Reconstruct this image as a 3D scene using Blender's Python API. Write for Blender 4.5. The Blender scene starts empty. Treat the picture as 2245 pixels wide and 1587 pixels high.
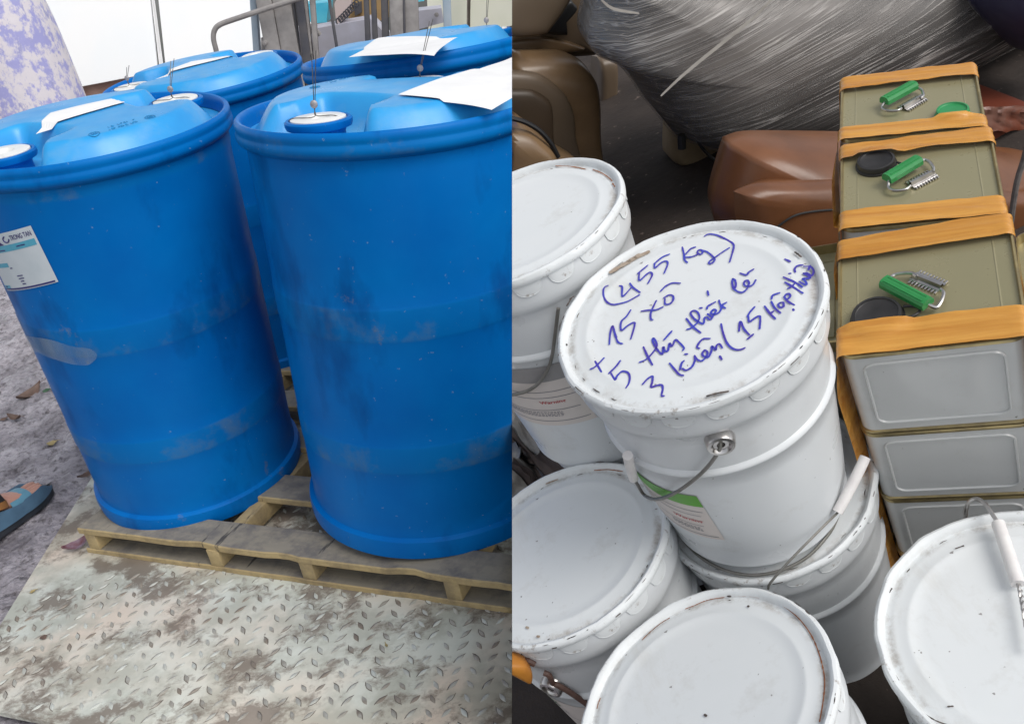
import bpy, bmesh, math, random
from mathutils import Vector, Matrix, noise
random.seed(7)
PI = math.pi
sc = bpy.context.scene
COL = sc.collection

# ------------------------------------------------------------------ camera, sky, sun, exposure
F, CX, CY = 2000.0, 1122.5, 793.5
def rotx(a): return Matrix.Rotation(a, 3, 'X')
def rotz(a): return Matrix.Rotation(a, 3, 'Z')
CAM_H = 1.16314 + 0.075
CAM_R = rotx(PI/2 - 0.447442) @ rotz(-0.187186)
CAM_C = Vector((0, 0, CAM_H))
cam = bpy.data.cameras.new('camera'); camo = bpy.data.objects.new('camera', cam); COL.objects.link(camo)
camo.matrix_world = Matrix.Translation(CAM_C) @ CAM_R.to_4x4()
cam.sensor_width = 36; cam.lens = F / 2245 * 36; cam.clip_start = .05; cam.clip_end = 400
sc.camera = camo

SUN_EL, SUN_AZ = math.radians(50), math.radians(135)      # azimuth from +Y (behind the drums), negative = towards -X
world = bpy.data.worlds.new('World'); sc.world = world; world.use_nodes = True
wn = world.node_tree.nodes; wl = world.node_tree.links
sky = wn.new('ShaderNodeTexSky'); sky.sky_type = 'NISHITA'; sky.sun_disc = False
sky.sun_elevation = SUN_EL; sky.sun_rotation = SUN_AZ
sky.air_density = 1.0; sky.dust_density = 2.0; sky.ozone_density = 1.0
hsv = wn.new('ShaderNodeHueSaturation'); hsv.inputs['Saturation'].default_value = .25
wl.new(sky.outputs[0], hsv.inputs['Color']); wl.new(hsv.outputs[0], wn['Background'].inputs['Color'])
wn['Background'].inputs['Strength'].default_value = 0.135
sun = bpy.data.lights.new('sun', 'SUN'); sun.energy = 1.15; sun.angle = math.radians(34); sun.color = (1, .96, .9)
suno = bpy.data.objects.new('sun', sun); COL.objects.link(suno)
sd = Vector((math.sin(SUN_AZ)*math.cos(SUN_EL), math.cos(SUN_AZ)*math.cos(SUN_EL), math.sin(SUN_EL)))
suno.rotation_euler = sd.to_track_quat('Z', 'Y').to_euler(); suno.location = sd*10
vs = sc.view_settings; vs.view_transform = 'Standard'; vs.look = 'None'; vs.exposure = 0.38; vs.gamma = 1; vs.use_curve_mapping = False
sc.cycles.max_bounces = 8

# ------------------------------------------------------------------ the two places: the yard (level) and the store (sloping ground)
H_R = 1.3022
R_R = rotx(PI/2 - 0.6101) @ rotz(-0.4702)
YARD = Matrix.Identity(4)
STORE = Matrix.Translation(CAM_C) @ (CAM_R @ R_R.transposed()).to_4x4() @ Matrix.Translation((0, 0, -H_R))
SEAM_N = CAM_R @ Vector((1, 0, 0))

def ray(place, u, v):
    d = Vector(((u-CX)/F, -(v-CY)/F, -1))
    return (CAM_C.copy(), CAM_R @ d) if place == 'L' else (Vector((0, 0, H_R)), R_R @ d)
def at(place, u, v, z=None, y=None):
    o, d = ray(place, u, v)
    t = (z-o.z)/d.z if z is not None else (y-o.y)/d.y
    return o + d*t
def on_plane(place, M, u, v, zl):
    o, d = ray(place, u, v); Mi = M.inverted(); o = Mi @ o; d = Mi.to_3x3() @ d
    return o + d*((zl-o.z)/d.z)
def on_cone(place, M, u, v, r0, r1, h):
    """nearest hit (in M's own frame) of the ray with the cone of radius r0 at z=0 and r1 at z=h; else the closest point"""
    o, d = ray(place, u, v); Mi = M.inverted(); o = Mi @ o; d = Mi.to_3x3() @ d; k = (r1-r0)/h
    a = d.x*d.x+d.y*d.y-k*k*d.z*d.z
    b = o.x*d.x+o.y*d.y-k*d.z*(r0+k*o.z)
    c = o.x*o.x+o.y*o.y-(r0+k*o.z)**2
    q = b*b-a*c
    t = (-b-math.sqrt(max(q, 0)))/a
    p = o+d*t
    if q < 0:
        rr = math.hypot(p.x, p.y); s = (r0+k*p.z)/rr; p.x *= s; p.y *= s
    return p
def frame(loc, tx=0, ty=0, yaw=0):
    n = Vector((tx, ty, 1)).normalized(); u = Vector((0, 1, 0)).cross(n).normalized(); v = n.cross(u)
    e = math.cos(yaw)*u+math.sin(yaw)*v; g = n.cross(e)
    M = Matrix((e, g, n)).transposed().to_4x4(); M.translation = Vector(loc); return M

# ------------------------------------------------------------------ objects
PLACE = {}
def tag(o, label=None, cat=None, group=None, kind=None):
    if label: o['label'] = label
    if cat: o['category'] = cat
    if group: o['group'] = group
    if kind: o['kind'] = kind
    return o
def thing(place, name, label, cat, M, group=None):
    o = bpy.data.objects.new(name, None); COL.objects.link(o); o.empty_display_size = .05
    o.matrix_world = (STORE if place == 'R' else YARD) @ M
    PLACE[o.name] = place
    return tag(o, label, cat, group)
def part(name, mb, mats, parent, label=None):
    o = bpy.data.objects.new(name, mb.mesh(name, mats)); COL.objects.link(o); o.parent = parent
    if label: o['label'] = label
    return o
def single(place, name, mb, mats, M, label=None, cat=None, group=None, kind=None):
    o = bpy.data.objects.new(name, mb.mesh(name, mats)); COL.objects.link(o)
    o.matrix_world = (STORE if place == 'R' else YARD) @ M; PLACE[o.name] = place
    return tag(o, label, cat, group, kind)

class MB:
    def __init__(s, sharp=35): s.v = []; s.f = []; s.mi = []; s.m = 0; s.sharp = sharp
    def add(s, vs, fs):
        b = len(s.v); s.v += [Vector(p) for p in vs]
        for f in fs: s.f.append([i+b for i in f]); s.mi.append(s.m)
        return s
    def grid(s, P, cu=False, cv=False):
        nu, nv = len(P), len(P[0]); vs = [p for r in P for p in r]; fs = []
        for i in range(nu if cu else nu-1):
            for j in range(nv if cv else nv-1):
                i2 = (i+1) % nu; j2 = (j+1) % nv
                fs.append((i*nv+j, i2*nv+j, i2*nv+j2, i*nv+j2))
        return s.add(vs, fs)
    def lathe(s, prof, n=64, c=(0, 0, 0), cap0=False, cap1=False):
        c = Vector(c)
        P = [[c+Vector((r*math.cos(2*PI*k/n), r*math.sin(2*PI*k/n), z)) for (r, z) in prof] for k in range(n)]
        b = len(s.v); s.grid(P, cu=True); L = len(prof)
        if cap0: s.f.append([b+k*L for k in range(n)][::-1]); s.mi.append(s.m)
        if cap1: s.f.append([b+k*L+L-1 for k in range(n)]); s.mi.append(s.m)
        return s
    def box(s, c, sx, sy, sz, M=None, bev=0):
        bm = bmesh.new(); bmesh.ops.create_cube(bm, size=1)
        for v in bm.verts: v.co = Vector((v.co.x*sx, v.co.y*sy, v.co.z*sz))
        if bev: bmesh.ops.bevel(bm, geom=bm.edges[:], offset=bev, segments=2, affect='EDGES', profile=.5)
        vs = []
        for v in bm.verts:
            p = v.co.copy(); p = (M.to_3x3() @ p if M else p)+Vector(c); vs.append(p)
        bm.verts.index_update()
        s.add(vs, [[v.index for v in f.verts] for f in bm.faces]); bm.free(); return s
    def bar(s, p, q, w, h, up=(0, 0, 1), bev=0):
        p = Vector(p); q = Vector(q); d = q-p; x = d.normalized(); y = Vector(up).cross(x)
        if y.length < 1e-4: y = Vector((0, 1, 0)).cross(x)
        y.normalize(); z = x.cross(y)
        return s.box((p+q)/2, d.length, w, h, Matrix((x, y, z)).transposed(), bev)
    def tube(s, path, r, n=10, closed=False, cap=True, sq=1.0):
        path = [Vector(p) for p in path]; N = len(path); rings = []; ref = None
        for i, p in enumerate(path):
            a = path[(i-1) % N] if (closed or i) else p; b = path[(i+1) % N] if (closed or i < N-1) else p
            t = (b-a).normalized()
            if ref is None:
                ref = Vector((0, 0, 1)) if abs(t.z) < .9 else Vector((1, 0, 0))
            x = (ref-t*ref.dot(t)).normalized(); ref = x; y = t.cross(x)
            rr = r[i] if isinstance(r, (list, tuple)) else r
            rings.append([p+x*rr*sq*math.cos(2*PI*k/n)+y*rr*math.sin(2*PI*k/n) for k in range(n)])
        b = len(s.v); s.grid(rings, cu=closed, cv=True)
        if cap and not closed:
            s.f.append([b+k for k in range(n)][::-1]); s.mi.append(s.m)
            s.f.append([b+(N-1)*n+k for k in range(n)]); s.mi.append(s.m)
        return s
    def sphere(s, c, rx, ry=None, rz=None, n=12, M=None):
        ry = ry or rx; rz = rz or rx; c = Vector(c); P = []
        for i in range(n+1):
            a = PI*i/n; row = []
            for k in range(2*n):
                b = PI*k/n; p = Vector((rx*math.sin(a)*math.cos(b), ry*math.sin(a)*math.sin(b), rz*math.cos(a)))
                row.append(c+(M.to_3x3() @ p if M else p))
            P.append(row)
        return s.grid(P, cv=True)
    def ribbon(s, pts, w, nrm=(0, 0, 1)):
        """a flat pen stroke with round ends"""
        pts = [Vector(p) for p in pts]; nrm = Vector(nrm)
        q = [pts[0]]
        for a, b in zip(pts, pts[1:]): q.append(b)
        L = []; R_ = []; N = len(q)
        for i, p in enumerate(q):
            t = (q[min(i+1, N-1)]-q[max(i-1, 0)])
            t = t.normalized() if t.length > 1e-9 else Vector((1, 0, 0))
            sd_ = nrm.cross(t); k = w[i] if isinstance(w, list) else w
            L.append(p+sd_*k/2); R_.append(p-sd_*k/2)
        s.grid([L, R_])
        for i in (0, N-1):
            k = (w[i] if isinstance(w, list) else w)/2
            x = Vector((1, 0, 0)); y = nrm.cross(x)
            c0 = q[i]+nrm*.00003*(1+i % 3)
            s.add([c0+x*k*math.cos(2*PI*j/10)+y*k*math.sin(2*PI*j/10) for j in range(10)], [list(range(10))])
        return s
    def mesh(s, name, mats):
        me = bpy.data.meshes.new(name)
        me.from_pydata([tuple(p) for p in s.v], [], s.f)
        for m in (mats if isinstance(mats, (list, tuple)) else [mats]): me.materials.append(m)
        for p, i in zip(me.polygons, s.mi): p.material_index = i
        bm = bmesh.new(); bm.from_mesh(me); bmesh.ops.recalc_face_normals(bm, faces=bm.faces); bm.to_mesh(me); bm.free()
        me.polygons.foreach_set('use_smooth', [True]*len(me.polygons))
        me.set_sharp_from_angle(angle=math.radians(s.sharp)); me.update(); return me

def smooth(path, n=6):
    """Catmull-Rom through the points"""
    P = [Vector(p) for p in path]; out = []
    for i in range(len(P)-1):
        a = P[max(i-1, 0)]; b = P[i]; c = P[i+1]; d = P[min(i+2, len(P)-1)]
        for k in range(n):
            t = k/n; out.append(.5*((2*b)+(c-a)*t+(2*a-5*b+4*c-d)*t*t+(3*b-a-3*c+d)*t**3))
    return out+[P[-1]]
def sstep(a, b, x):
    t = min(1, max(0, (x-a)/(b-a))); return t*t*(3-2*t)
def nz(p, s=1.0): return noise.noise(Vector(p)*s)

# ------------------------------------------------------------------ materials
class Mat:
    def __init__(s, name):
        s.m = bpy.data.materials.new(name); s.m.use_nodes = True; s.nt = s.m.node_tree; s.n = s.nt.nodes
        s.b = s.n['Principled BSDF']; s.tc = s.n.new('ShaderNodeTexCoord'); s.obj = s.tc.outputs['Object']
    def link(s, a, b): s.nt.links.new(a, b)
    def set(s, **k):
        for a, v in k.items(): s.b.inputs[a.replace('_', ' ')].default_value = v
        return s
    def mapped(s, scale=(1, 1, 1), rot=(0, 0, 0), loc=(0, 0, 0)):
        mp = s.n.new('ShaderNodeMapping'); mp.inputs['Scale'].default_value = scale; mp.inputs['Rotation'].default_value = rot; mp.inputs['Location'].default_value = loc
        s.link(s.obj, mp.inputs[0]); return mp.outputs[0]
    def noise(s, scale, detail=4, rough=.55, co=None, dist=0):
        t = s.n.new('ShaderNodeTexNoise'); t.inputs['Scale'].default_value = scale; t.inputs['Detail'].default_value = detail
        t.inputs['Roughness'].default_value = rough; t.inputs['Distortion'].default_value = dist
        s.link(co or s.obj, t.inputs['Vector']); return t.outputs['Fac']
    def voro(s, scale, co=None, feat='F1'):
        t = s.n.new('ShaderNodeTexVoronoi'); t.feature = feat; t.inputs['Scale'].default_value = scale
        s.link(co or s.obj, t.inputs['Vector']); return t.outputs['Distance']
    def ramp(s, fac, stops):
        r = s.n.new('ShaderNodeValToRGB'); e = r.color_ramp.elements
        while len(e) < len(stops): e.new(.5)
        for el, (p, c) in zip(e, stops):
            el.position = p; el.color = (c, c, c, 1) if isinstance(c, (int, float)) else (*c, 1)
        s.link(fac, r.inputs[0]); return r.outputs[0]
    def mix(s, fac, a, b):
        x = s.n.new('ShaderNodeMix'); x.data_type = 'RGBA'
        if isinstance(fac, (int, float)): x.inputs[0].default_value = fac
        else: s.link(fac, x.inputs[0])
        for v, i in ((a, 6), (b, 7)):
            if isinstance(v, tuple): x.inputs[i].default_value = (*v, 1)
            else: s.link(v, x.inputs[i])
        return x.outputs[2]
    def math(s, op, a, b=None):
        x = s.n.new('ShaderNodeMath'); x.operation = op
        for v, i in ((a, 0), (b, 1)):
            if v is None: continue
            if isinstance(v, (int, float)): x.inputs[i].default_value = v
            else: s.link(v, x.inputs[i])
        return x.outputs[0]
    def sep(s, axis, co=None):
        x = s.n.new('ShaderNodeSeparateXYZ'); s.link(co or s.obj, x.inputs[0]); return x.outputs[axis]
    def band(s, val, lo, hi, soft=.003):
        a = s.n.new('ShaderNodeMapRange'); a.interpolation_type = 'SMOOTHSTEP'; a.inputs[1].default_value = lo-soft; a.inputs[2].default_value = lo+soft; s.link(val, a.inputs[0])
        b = s.n.new('ShaderNodeMapRange'); b.interpolation_type = 'SMOOTHSTEP'; b.inputs[1].default_value = hi-soft; b.inputs[2].default_value = hi+soft; s.link(val, b.inputs[0])
        return s.math('SUBTRACT', a.outputs[0], b.outputs[0])
    def col(s, c):
        if isinstance(c, tuple): s.b.inputs['Base Color'].default_value = (*c, 1)
        else: s.link(c, s.b.inputs['Base Color'])
        return s
    def rough(s, r):
        if isinstance(r, (int, float)): s.b.inputs['Roughness'].default_value = r
        else: s.link(r, s.b.inputs['Roughness'])
        return s
    def bump(s, h, strength=.3, dist=.002):
        b = s.n.new('ShaderNodeBump'); b.inputs['Strength'].default_value = strength; b.inputs['Distance'].default_value = dist
        s.link(h, b.inputs['Height']); s.link(b.outputs[0], s.b.inputs['Normal']); return s
def simple(name, c1, c2=None, scale=20, rough=.5, metal=0, bump=0, bdist=.001, r2=None):
    m = Mat(name); n = m.noise(scale, 5)
    m.col(m.mix(m.ramp(n, [(.35, 0.), (.65, 1.)]), c1, c2) if c2 else c1)
    m.rough(m.ramp(n, [(.3, rough), (.7, r2)]) if r2 is not None else rough); m.set(Metallic=metal)
    if bump: m.bump(m.noise(scale*4, 4), bump, bdist)
    return m.m
# ================================================================== LEFT: the yard with the blue drums
DECK = 0.075
# ---- materials
def drum_material(name, hoops):
    m = Mat(name)
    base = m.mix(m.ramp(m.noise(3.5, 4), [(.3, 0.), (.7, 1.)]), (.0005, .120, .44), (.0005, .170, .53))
    z = m.sep('Z')
    # scuffed, chalky dirt on the hoops and the top ring
    scuff = m.ramp(m.noise(9, 8, .7), [(.50, 0.), (.66, 1.)])
    hb = None
    for lo, hi in hoops:
        b = m.band(z, lo, hi, .004); hb = b if hb is None else m.math('ADD', hb, b)
    f = m.math('MULTIPLY', m.math('MULTIPLY', scuff, hb), .38)
    c = m.mix(f, base, (.16, .19, .17))
    c = m.mix(m.math('MULTIPLY', hb, .16), c, (.004, .20, .42))
    # scattered scratches, specks and darker greasy smears
    sp = m.ramp(m.noise(85, 3, .6), [(.70, 0.), (.74, 1.)])
    c = m.mix(m.math('MULTIPLY', sp, .35), c, (.35, .42, .42))
    sm = m.ramp(m.noise(6, 5, .6, m.mapped((1, 1, .45), loc=(3, 1, 0))), [(.56, 0.), (.70, 1.)])
    c = m.mix(m.math('MULTIPLY', sm, .6), c, (.002, .045, .20))
    st = m.ramp(m.noise(5, 7, .7, m.mapped(loc=(7, 2, 4))), [(.66, 0.), (.70, 1.)])
    c = m.mix(m.math('MULTIPLY', st, .42), c, (.20, .19, .14))
    m.col(c); m.rough(m.ramp(m.noise(12, 5), [(.3, .30), (.7, .46)])); m.set(Specular_IOR_Level=.10)
    m.b.inputs['Subsurface Weight'].default_value = 0
    m.bump(m.noise(7, 3), .25, .004); return m.m
BLUE = drum_material('blue_plastic', [(.495, .56), (.205, .265), (.845, .875)])
def lid_material():
    m = Mat('blue_lid_plastic')
    base = m.mix(m.ramp(m.noise(4, 4), [(.3, 0.), (.7, 1.)]), (.012, .27, .66), (.03, .37, .76))  # paler than the drum wall: glare on the tops put into the colour
    dust = m.ramp(m.noise(11, 7, .65), [(.5, 0.), (.75, 1.)])
    m.col(m.mix(m.math('MULTIPLY', dust, .3), base, (.32, .47, .55)))
    m.rough(m.ramp(m.noise(15, 5), [(.3, .26), (.7, .42)])); m.bump(m.noise(9, 3), .2, .003); return m.m
BLUELID = lid_material()
WHITEPL = simple('white_plug', (.82, .82, .80), (.72, .73, .72), 30, .4)
WIRE = simple('seal_wire', (.12, .11, .10), (.2, .19, .18), 40, .4, .8)
LEAD = simple('lead_seal', (.42, .40, .42), (.3, .29, .3), 60, .5, .5)
PAPER = simple('paper', (.86, .86, .86), (.80, .80, .80), 12, .8)
EMBOSS = simple('moulded_marks', (.012, .24, .48), (.01, .20, .42), 30, .5)
LABEL = simple('label_paper', (.62, .68, .72), (.55, .62, .66), 14, .35)
NAVY = simple('navy_ink', (.03, .025, .16), None, 20, .45)
CYAN = simple('cyan_ink', (.10, .42, .58), (.08, .36, .5), 30, .45)
INK = simple('grey_ink', (.10, .11, .16), None, 20, .5)
def tape_material():
    m = Mat('clear_tape'); m.col((.32, .42, .50)).rough(.15)
    tr = m.n.new('ShaderNodeBsdfTransparent'); mx = m.n.new('ShaderNodeMixShader')
    m.link(m.ramp(m.noise(22, 4, co=m.mapped((1, 1, .3))), [(.35, .45), (.7, .15)]), mx.inputs[0])
    mx.inputs[0].default_value = .3
    m.link(tr.outputs[0], mx.inputs[1]); m.link(m.b.outputs[0], mx.inputs[2]); m.link(mx.outputs[0], m.n['Material Output'].inputs[0]); return m.m
CLEAR = tape_material()

# ---- one drum; rt / rb: radius of the top ring and the foot
def lid_z(x, y, bungs, R, H):
    r = math.hypot(x, y)
    top = H+.018+.014*(1-(r/R)**2)
    dome = 1-sstep(R-.085, R-.026, r)
    z = H-.032+(top-H+.032)*dome
    for (bx, by) in bungs:
        br = math.hypot(bx, by); ux, uy = bx/br, by/br
        a = x*ux+y*uy; b = abs(-x*uy+y*ux)
        wid = .078+max(0, a-(br-.04))*.75
        k = sstep(br-.122, br-.078, a)*(1-sstep(wid-.020, wid+.018, b))
        z = z*(1-k)+(H-.033)*k
    return z
def drum(name, label, M, rt, rb, H, bungs, group='blue drums on the pallet'):
    t = thing('L', name, label, 'drum', M, group)
    R = rt
    def rr(z, d=0): return rb+(rt-.004-rb)*z/H+d
    b = MB(40)
    prof = [(rr(0, -.03), .012), (rr(0, -.02), .001), (rr(0, -.008), 0), (rr(0, -.001), .004), (rr(.03, .001), .03), (rr(.044, -.001), .044), (rr(.047, -.0045), .0465), (rr(.050, -.0105), .0495), (rr(.060, -.012), .060)]
    for lo, hi in ((.205, .265), (.495, .56)):
        z0 = prof[-1][1]
        for k in range(1, 5): prof.append((rr(z0+(lo-.012-z0)*k/5, -.012), z0+(lo-.012-z0)*k/5))
        prof += [(rr(lo-.006, -.0119), lo-.006), (rr(lo-.001, -.0108), lo-.001), (rr(lo+.004, -.0102), lo+.004), (rr(hi-.004, -.0102), hi-.004), (rr(hi+.001, -.0108), hi+.001), (rr(hi+.005, -.0119), hi+.005)]
    z0 = prof[-1][1]
    for k in range(1, 6): prof.append((rr(z0+(H-.09-z0)*k/5, -.012), z0+(H-.09-z0)*k/5))
    prof += [(R-.0165, H-.075), (R-.0165, H-.06), (R-.0145, H-.05), (R-.006, H-.044), (R-.002, H-.040), (R, H-.034), (R-.0005, H-.026), (R-.0022, H-.0225), (R-.0026, H-.0195),
             (R-.0016, H-.016), (R-.001, H-.010), (R-.0025, H-.004), (R-.007, H), (R-.012, H-.001), (R-.015, H-.005), (R-.017, H-.015), (R-.019, H-.032)]
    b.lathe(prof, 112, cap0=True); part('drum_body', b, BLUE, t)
    l = MB(50); P = []
    for k in range(160):
        a = 2*PI*k/160; row = []
        for i in range(57):
            r = (R-.019)*i/56; x, y = r*math.cos(a), r*math.sin(a); row.append((x, y, lid_z(x, y, bungs, R, H)))
        P.append(row)
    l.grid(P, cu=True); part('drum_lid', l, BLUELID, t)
    for i, (bx, by) in enumerate(bungs):
        c = (bx, by, H-.036)
        g = MB(); g.lathe([(.046, 0), (.046, .018), (.049, .024), (.059, .028), (.061, .034), (.061, .040), (.058, .043), (.053, .043), (.051, .038)], 48, c)
        bg = part('bung', g, BLUE, t)
        w = MB(); w.lathe([(.0505, .038), (.050, .044), (.046, .0455), (.022, .0455), (.020, .043), (.017, .030), (.008, .030), (.007, .040), (.0, .041)], 40, c); part('white_plug', w, WHITEPL, bg)
    return t
def seal(t, bx, by, H, h=.10, lean=(0.01, .0)):
    """twisted wire with its lead seal, standing up from a bung"""
    b = MB(); z0 = H+.011
    p0 = Vector((bx-.006, by-.006, z0)); tag_ = p0+Vector((.004, -.004, .022)); tip = tag_+Vector((lean[0], lean[1], h))
    b.tube(smooth([(bx-.060, by, H-.002), (bx-.045, by-.006, z0), p0, tag_, tip]), .0008, 6)
    b.tube(smooth([(bx+.060, by-.012, H-.002), (bx+.03, by-.01, z0), p0+Vector((.004, 0, .002)), tag_+Vector((.002, 0, 0)), tip+Vector((.008, .002, .004))]), .0008, 6)
    w = part('seal_wire', b, WIRE, t)
    s = MB(); s.sphere(tag_, .0068, .003, .0075, 8); part('lead_seal', s, LEAD, w)

MA = frame((-.224285, 1.850957, DECK), .0961, .0018); HA = .8859
MBd = frame((-.860762, 2.132329, DECK), .0611, -.0675); HB = .9182
MC = frame((-.775, 2.976, DECK), .024, -.069); HC = .901
MD = frame((-.12, 2.469, DECK), .03, .035); HD = .907
def lp(M, u, v, zl): p = on_plane('L', M, u, v, zl); return (p.x, p.y)
def pull(p, r):
    q = math.hypot(*p); return (p[0]*r/q, p[1]*r/q)
bA = [pull(lp(MA, 717, 255, HA+.006), .205), pull(lp(MA, 1032, 121, HA+.006), .205)]
bB = [pull(lp(MBd, 0, 338, HB+.006), .207), pull(lp(MBd, 388, 219, HB+.006), .205)]
bC = [pull(lp(MC, 287, 191, HC+.006), .205), pull(lp(MC, 575, 118, HC+.006), .205)]
bD = [pull(lp(MD, 1092, 64, HD+.006), .205), pull(lp(MD, 768, 98, HD+.006), .205)]
dA = drum('blue_drum', 'big front blue drum with a wide white paper on its lid', MA, .30356, .29826, HA, bA)
dB = drum('blue_drum', 'front blue drum with a white and cyan sticker on its side', MBd, .2994, .262, HB, bB)
dC = drum('blue_drum', 'blue drum standing behind the drum with the sticker', MC, .30, .285, HC, bC)
dD = drum('blue_drum', 'blue drum directly behind the big front drum, near the forklift', MD, .301, .285, HD, bD)
seal(dA, *bA[0], HA, .085); seal(dA, *bA[1], HA, .09, (.03, .02)); seal(dB, *bB[1], HB, .055, (.01, .03)); seal(dC, *bC[0], HC, .03); seal(dD, *bD[0], HD, .10, (.02, .03))

# moulded marks on the lids: two round emblems and a row of worn characters between them
def marks(t, M, H, R, bungs, e1, e2):
    b = MB(); p1 = Vector(lp(M, *e1, H+.03)).to_3d(); p2 = Vector(lp(M, *e2, H+.03)).to_3d(); d = (p2-p1); n = Vector((-d.y, d.x, 0)).normalized(); dn = d.normalized()
    zz = lambda p: lid_z(p.x, p.y, bungs, R, H)+.0012
    def up(p): return Vector((p.x, p.y, zz(p)))
    for c in (p1, p2):
        b.tube([up(c+Vector((.0105*math.cos(a), .0105*math.sin(a), 0))) for a in [2*PI*k/24 for k in range(24)]], .0007, 6, True)
        for k in (-1, 0, 1): b.tube([up(c+dn*.004*k-n*.005), up(c+dn*.004*k+n*.005)], .0006, 5)
    for row, m, k0 in ((-.006, 12, .24), (.012, 9, .30)):
        for k in range(m):
            c = p1+d*(k0+(.5*k)/m)+n*row; s = .0022
            if (k*7+m) % 5 == 3: continue
            b.tube([up(c-n*s*1.3), up(c+n*s*1.3)], .0005, 5)
            if k % 2: b.tube([up(c-n*s*1.3), up(c-n*s*1.3+dn*.004)], .0006, 5)
            if k % 3: b.tube([up(c+n*s*1.2), up(c+n*s*1.2+dn*.004)], .0006, 5)
    part('moulded_marks', b, EMBOSS, t)
marks(dB, MBd, HB, .2994, bB, (205, 289), (328, 253)); marks(dA, MA, HA, .30356, bA, (690, 190), (806, 151))

# ---- papers lying on the lids
def sheet(M, H, R, bungs, corners, label):
    c = [Vector(lp(M, u, v, H+.032)).to_3d() for u, v in corners]; b = MB(60); P = []
    for i in range(25):
        row = []
        for j in range(25):
            s, q = i/24, j/24
            p = c[0]*(1-s)*(1-q)+c[1]*s*(1-q)+c[2]*s*q+c[3]*(1-s)*q
            z = max(lid_z(p.x, p.y, bungs, R, H), H+.020-.012*(s*(1-q))**3)+.0035+.002*nz((p.x*9, p.y*9, 1))
            row.append((p.x, p.y, z))
        P.append(row)
    b.grid(P)
    return single('L', 'paper_sheet', b, PAPER, M, label, 'paper', 'papers on the drum lids')
sheet(MA, HA, .30356, bA, [(873, 208), (1076, 215), (1330, 100), (1120, 118)], 'large white paper on the lid of the big front drum')
sheet(MBd, HB, .2994, bB, [(75, 285), (274, 226), (262, 214), (112, 250)], 'narrow white paper on the lid of the drum with the sticker')
sheet(MC, HC, .30, bC, [(338, 168), (470, 135), (528, 119), (420, 138)], 'white paper on the lid of the rear drum behind the drum with the sticker')
sheet(MD, HD, .301, bD, [(762, 117), (948, 101), (1002, 74), (830, 86)], 'white paper with a folded corner on the rear drum near the forklift')

# ---- sticker and tape on drum B
def wall_r(z, d): return .262+(.2954-.262)*z/HB-.012+d
def patch(corn, d, nu=24, nv=12):
    """corner list (angle, z): TL, TR, BR, BL -> function (s, q) -> point on the drum wall"""
    def f(s, q, dd=0):
        a = (corn[0][0]*(1-s)+corn[1][0]*s)*(1-q)+(corn[3][0]*(1-s)+corn[2][0]*s)*q
        z = (corn[0][1]*(1-s)+corn[1][1]*s)*(1-q)+(corn[3][1]*(1-s)+corn[2][1]*s)*q
        r = wall_r(z, d+dd); return Vector((r*math.cos(a), r*math.sin(a), z))
    return f
def az(u, v):
    p = on_cone('L', MBd, u, v, wall_r(0, 0), wall_r(HB, 0), HB); return (math.atan2(p.y, p.x), p.z)
TR, BR, BL = az(68, 494), az(129, 617), az(17, 636)
dz_l = (TR[1]-BR[1]); w_l = BR[0]-BL[0]
TLc = (TR[0]-w_l*.98, BL[1]+dz_l*1.0)
if BR[0]-BL[0] < 0: BL = (BL[0]-2*PI, BL[1]); TLc = (TR[0]-(BR[0]-BL[0])*.98, BL[1]+dz_l)
lf = patch([TLc, TR, BR, BL], .0015)
def lgrid(b, s0, s1, q0, q1, dd, n=14, m=10):
    b.grid([[lf(s0+(s1-s0)*i/n, q0+(q1-q0)*j/m, dd) for j in range(m+1)] for i in range(n+1)])
b = MB(); lgrid(b, 0, 1, 0, 1, 0, 24, 16); lab = part('sticker', b, LABEL, dB, 'white sticker with cyan bars and navy print')
b = MB(); lgrid(b, 0, .97, .205, .315, .0004); lgrid(b, 0, .40, .50, .575, .0004, 8, 4); lgrid(b, .02, .20, .90, .955, .0004, 6, 3); part('cyan_bar', b, CYAN, lab)
b = MB(); lgrid(b, .02, .97, .955, .985, .0006, 24, 2)
b.grid([[lf(.18+s*(.33-.14*(1-q/6)), .06+.14*q/6, .0006) for q in range(7)] for s in [i/6 for i in range(7)]])
part('navy_bar', b, NAVY, lab)
def text_mesh(body, size=1.0, bold=0.0):
    cu = bpy.data.curves.new('letters', 'FONT'); cu.body = body; cu.size = size; cu.offset = bold; cu.resolution_u = 3
    o = bpy.data.objects.new('letters', cu); COL.objects.link(o); dg = bpy.context.evaluated_depsgraph_get(); dg.update()
    me = bpy.data.meshes.new_from_object(o.evaluated_get(dg)); vs = [v.co.copy() for v in me.vertices]; fs = [list(p.vertices) for p in me.polygons]
    bpy.data.objects.remove(o); bpy.data.curves.remove(cu); bpy.data.meshes.remove(me)
    x0 = min(v.x for v in vs); x1 = max(v.x for v in vs); y0 = min(v.y for v in vs); y1 = max(v.y for v in vs)
    return [((v.x-x0)/(x1-x0), (v.y-y0)/(y1-y0)) for v in vs], fs
def ltext(b, fn, body, s0, s1, q0, q1, bold=.0):
    vs, fs = text_mesh(body, 1, bold); b.add([fn(s0+(s1-s0)*x, q1+(q0-q1)*y, .0008) for x, y in vs], fs)
b = MB(); ltext(b, lf, 'TRONG TAN', .655, .965, .065, .15, .012)
b.tube([lf(.585+.048*math.cos(a), .115+.05*math.sin(a), .0006) for a in [2*PI*k/26 for k in range(20)]], .0012, 6)
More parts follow.
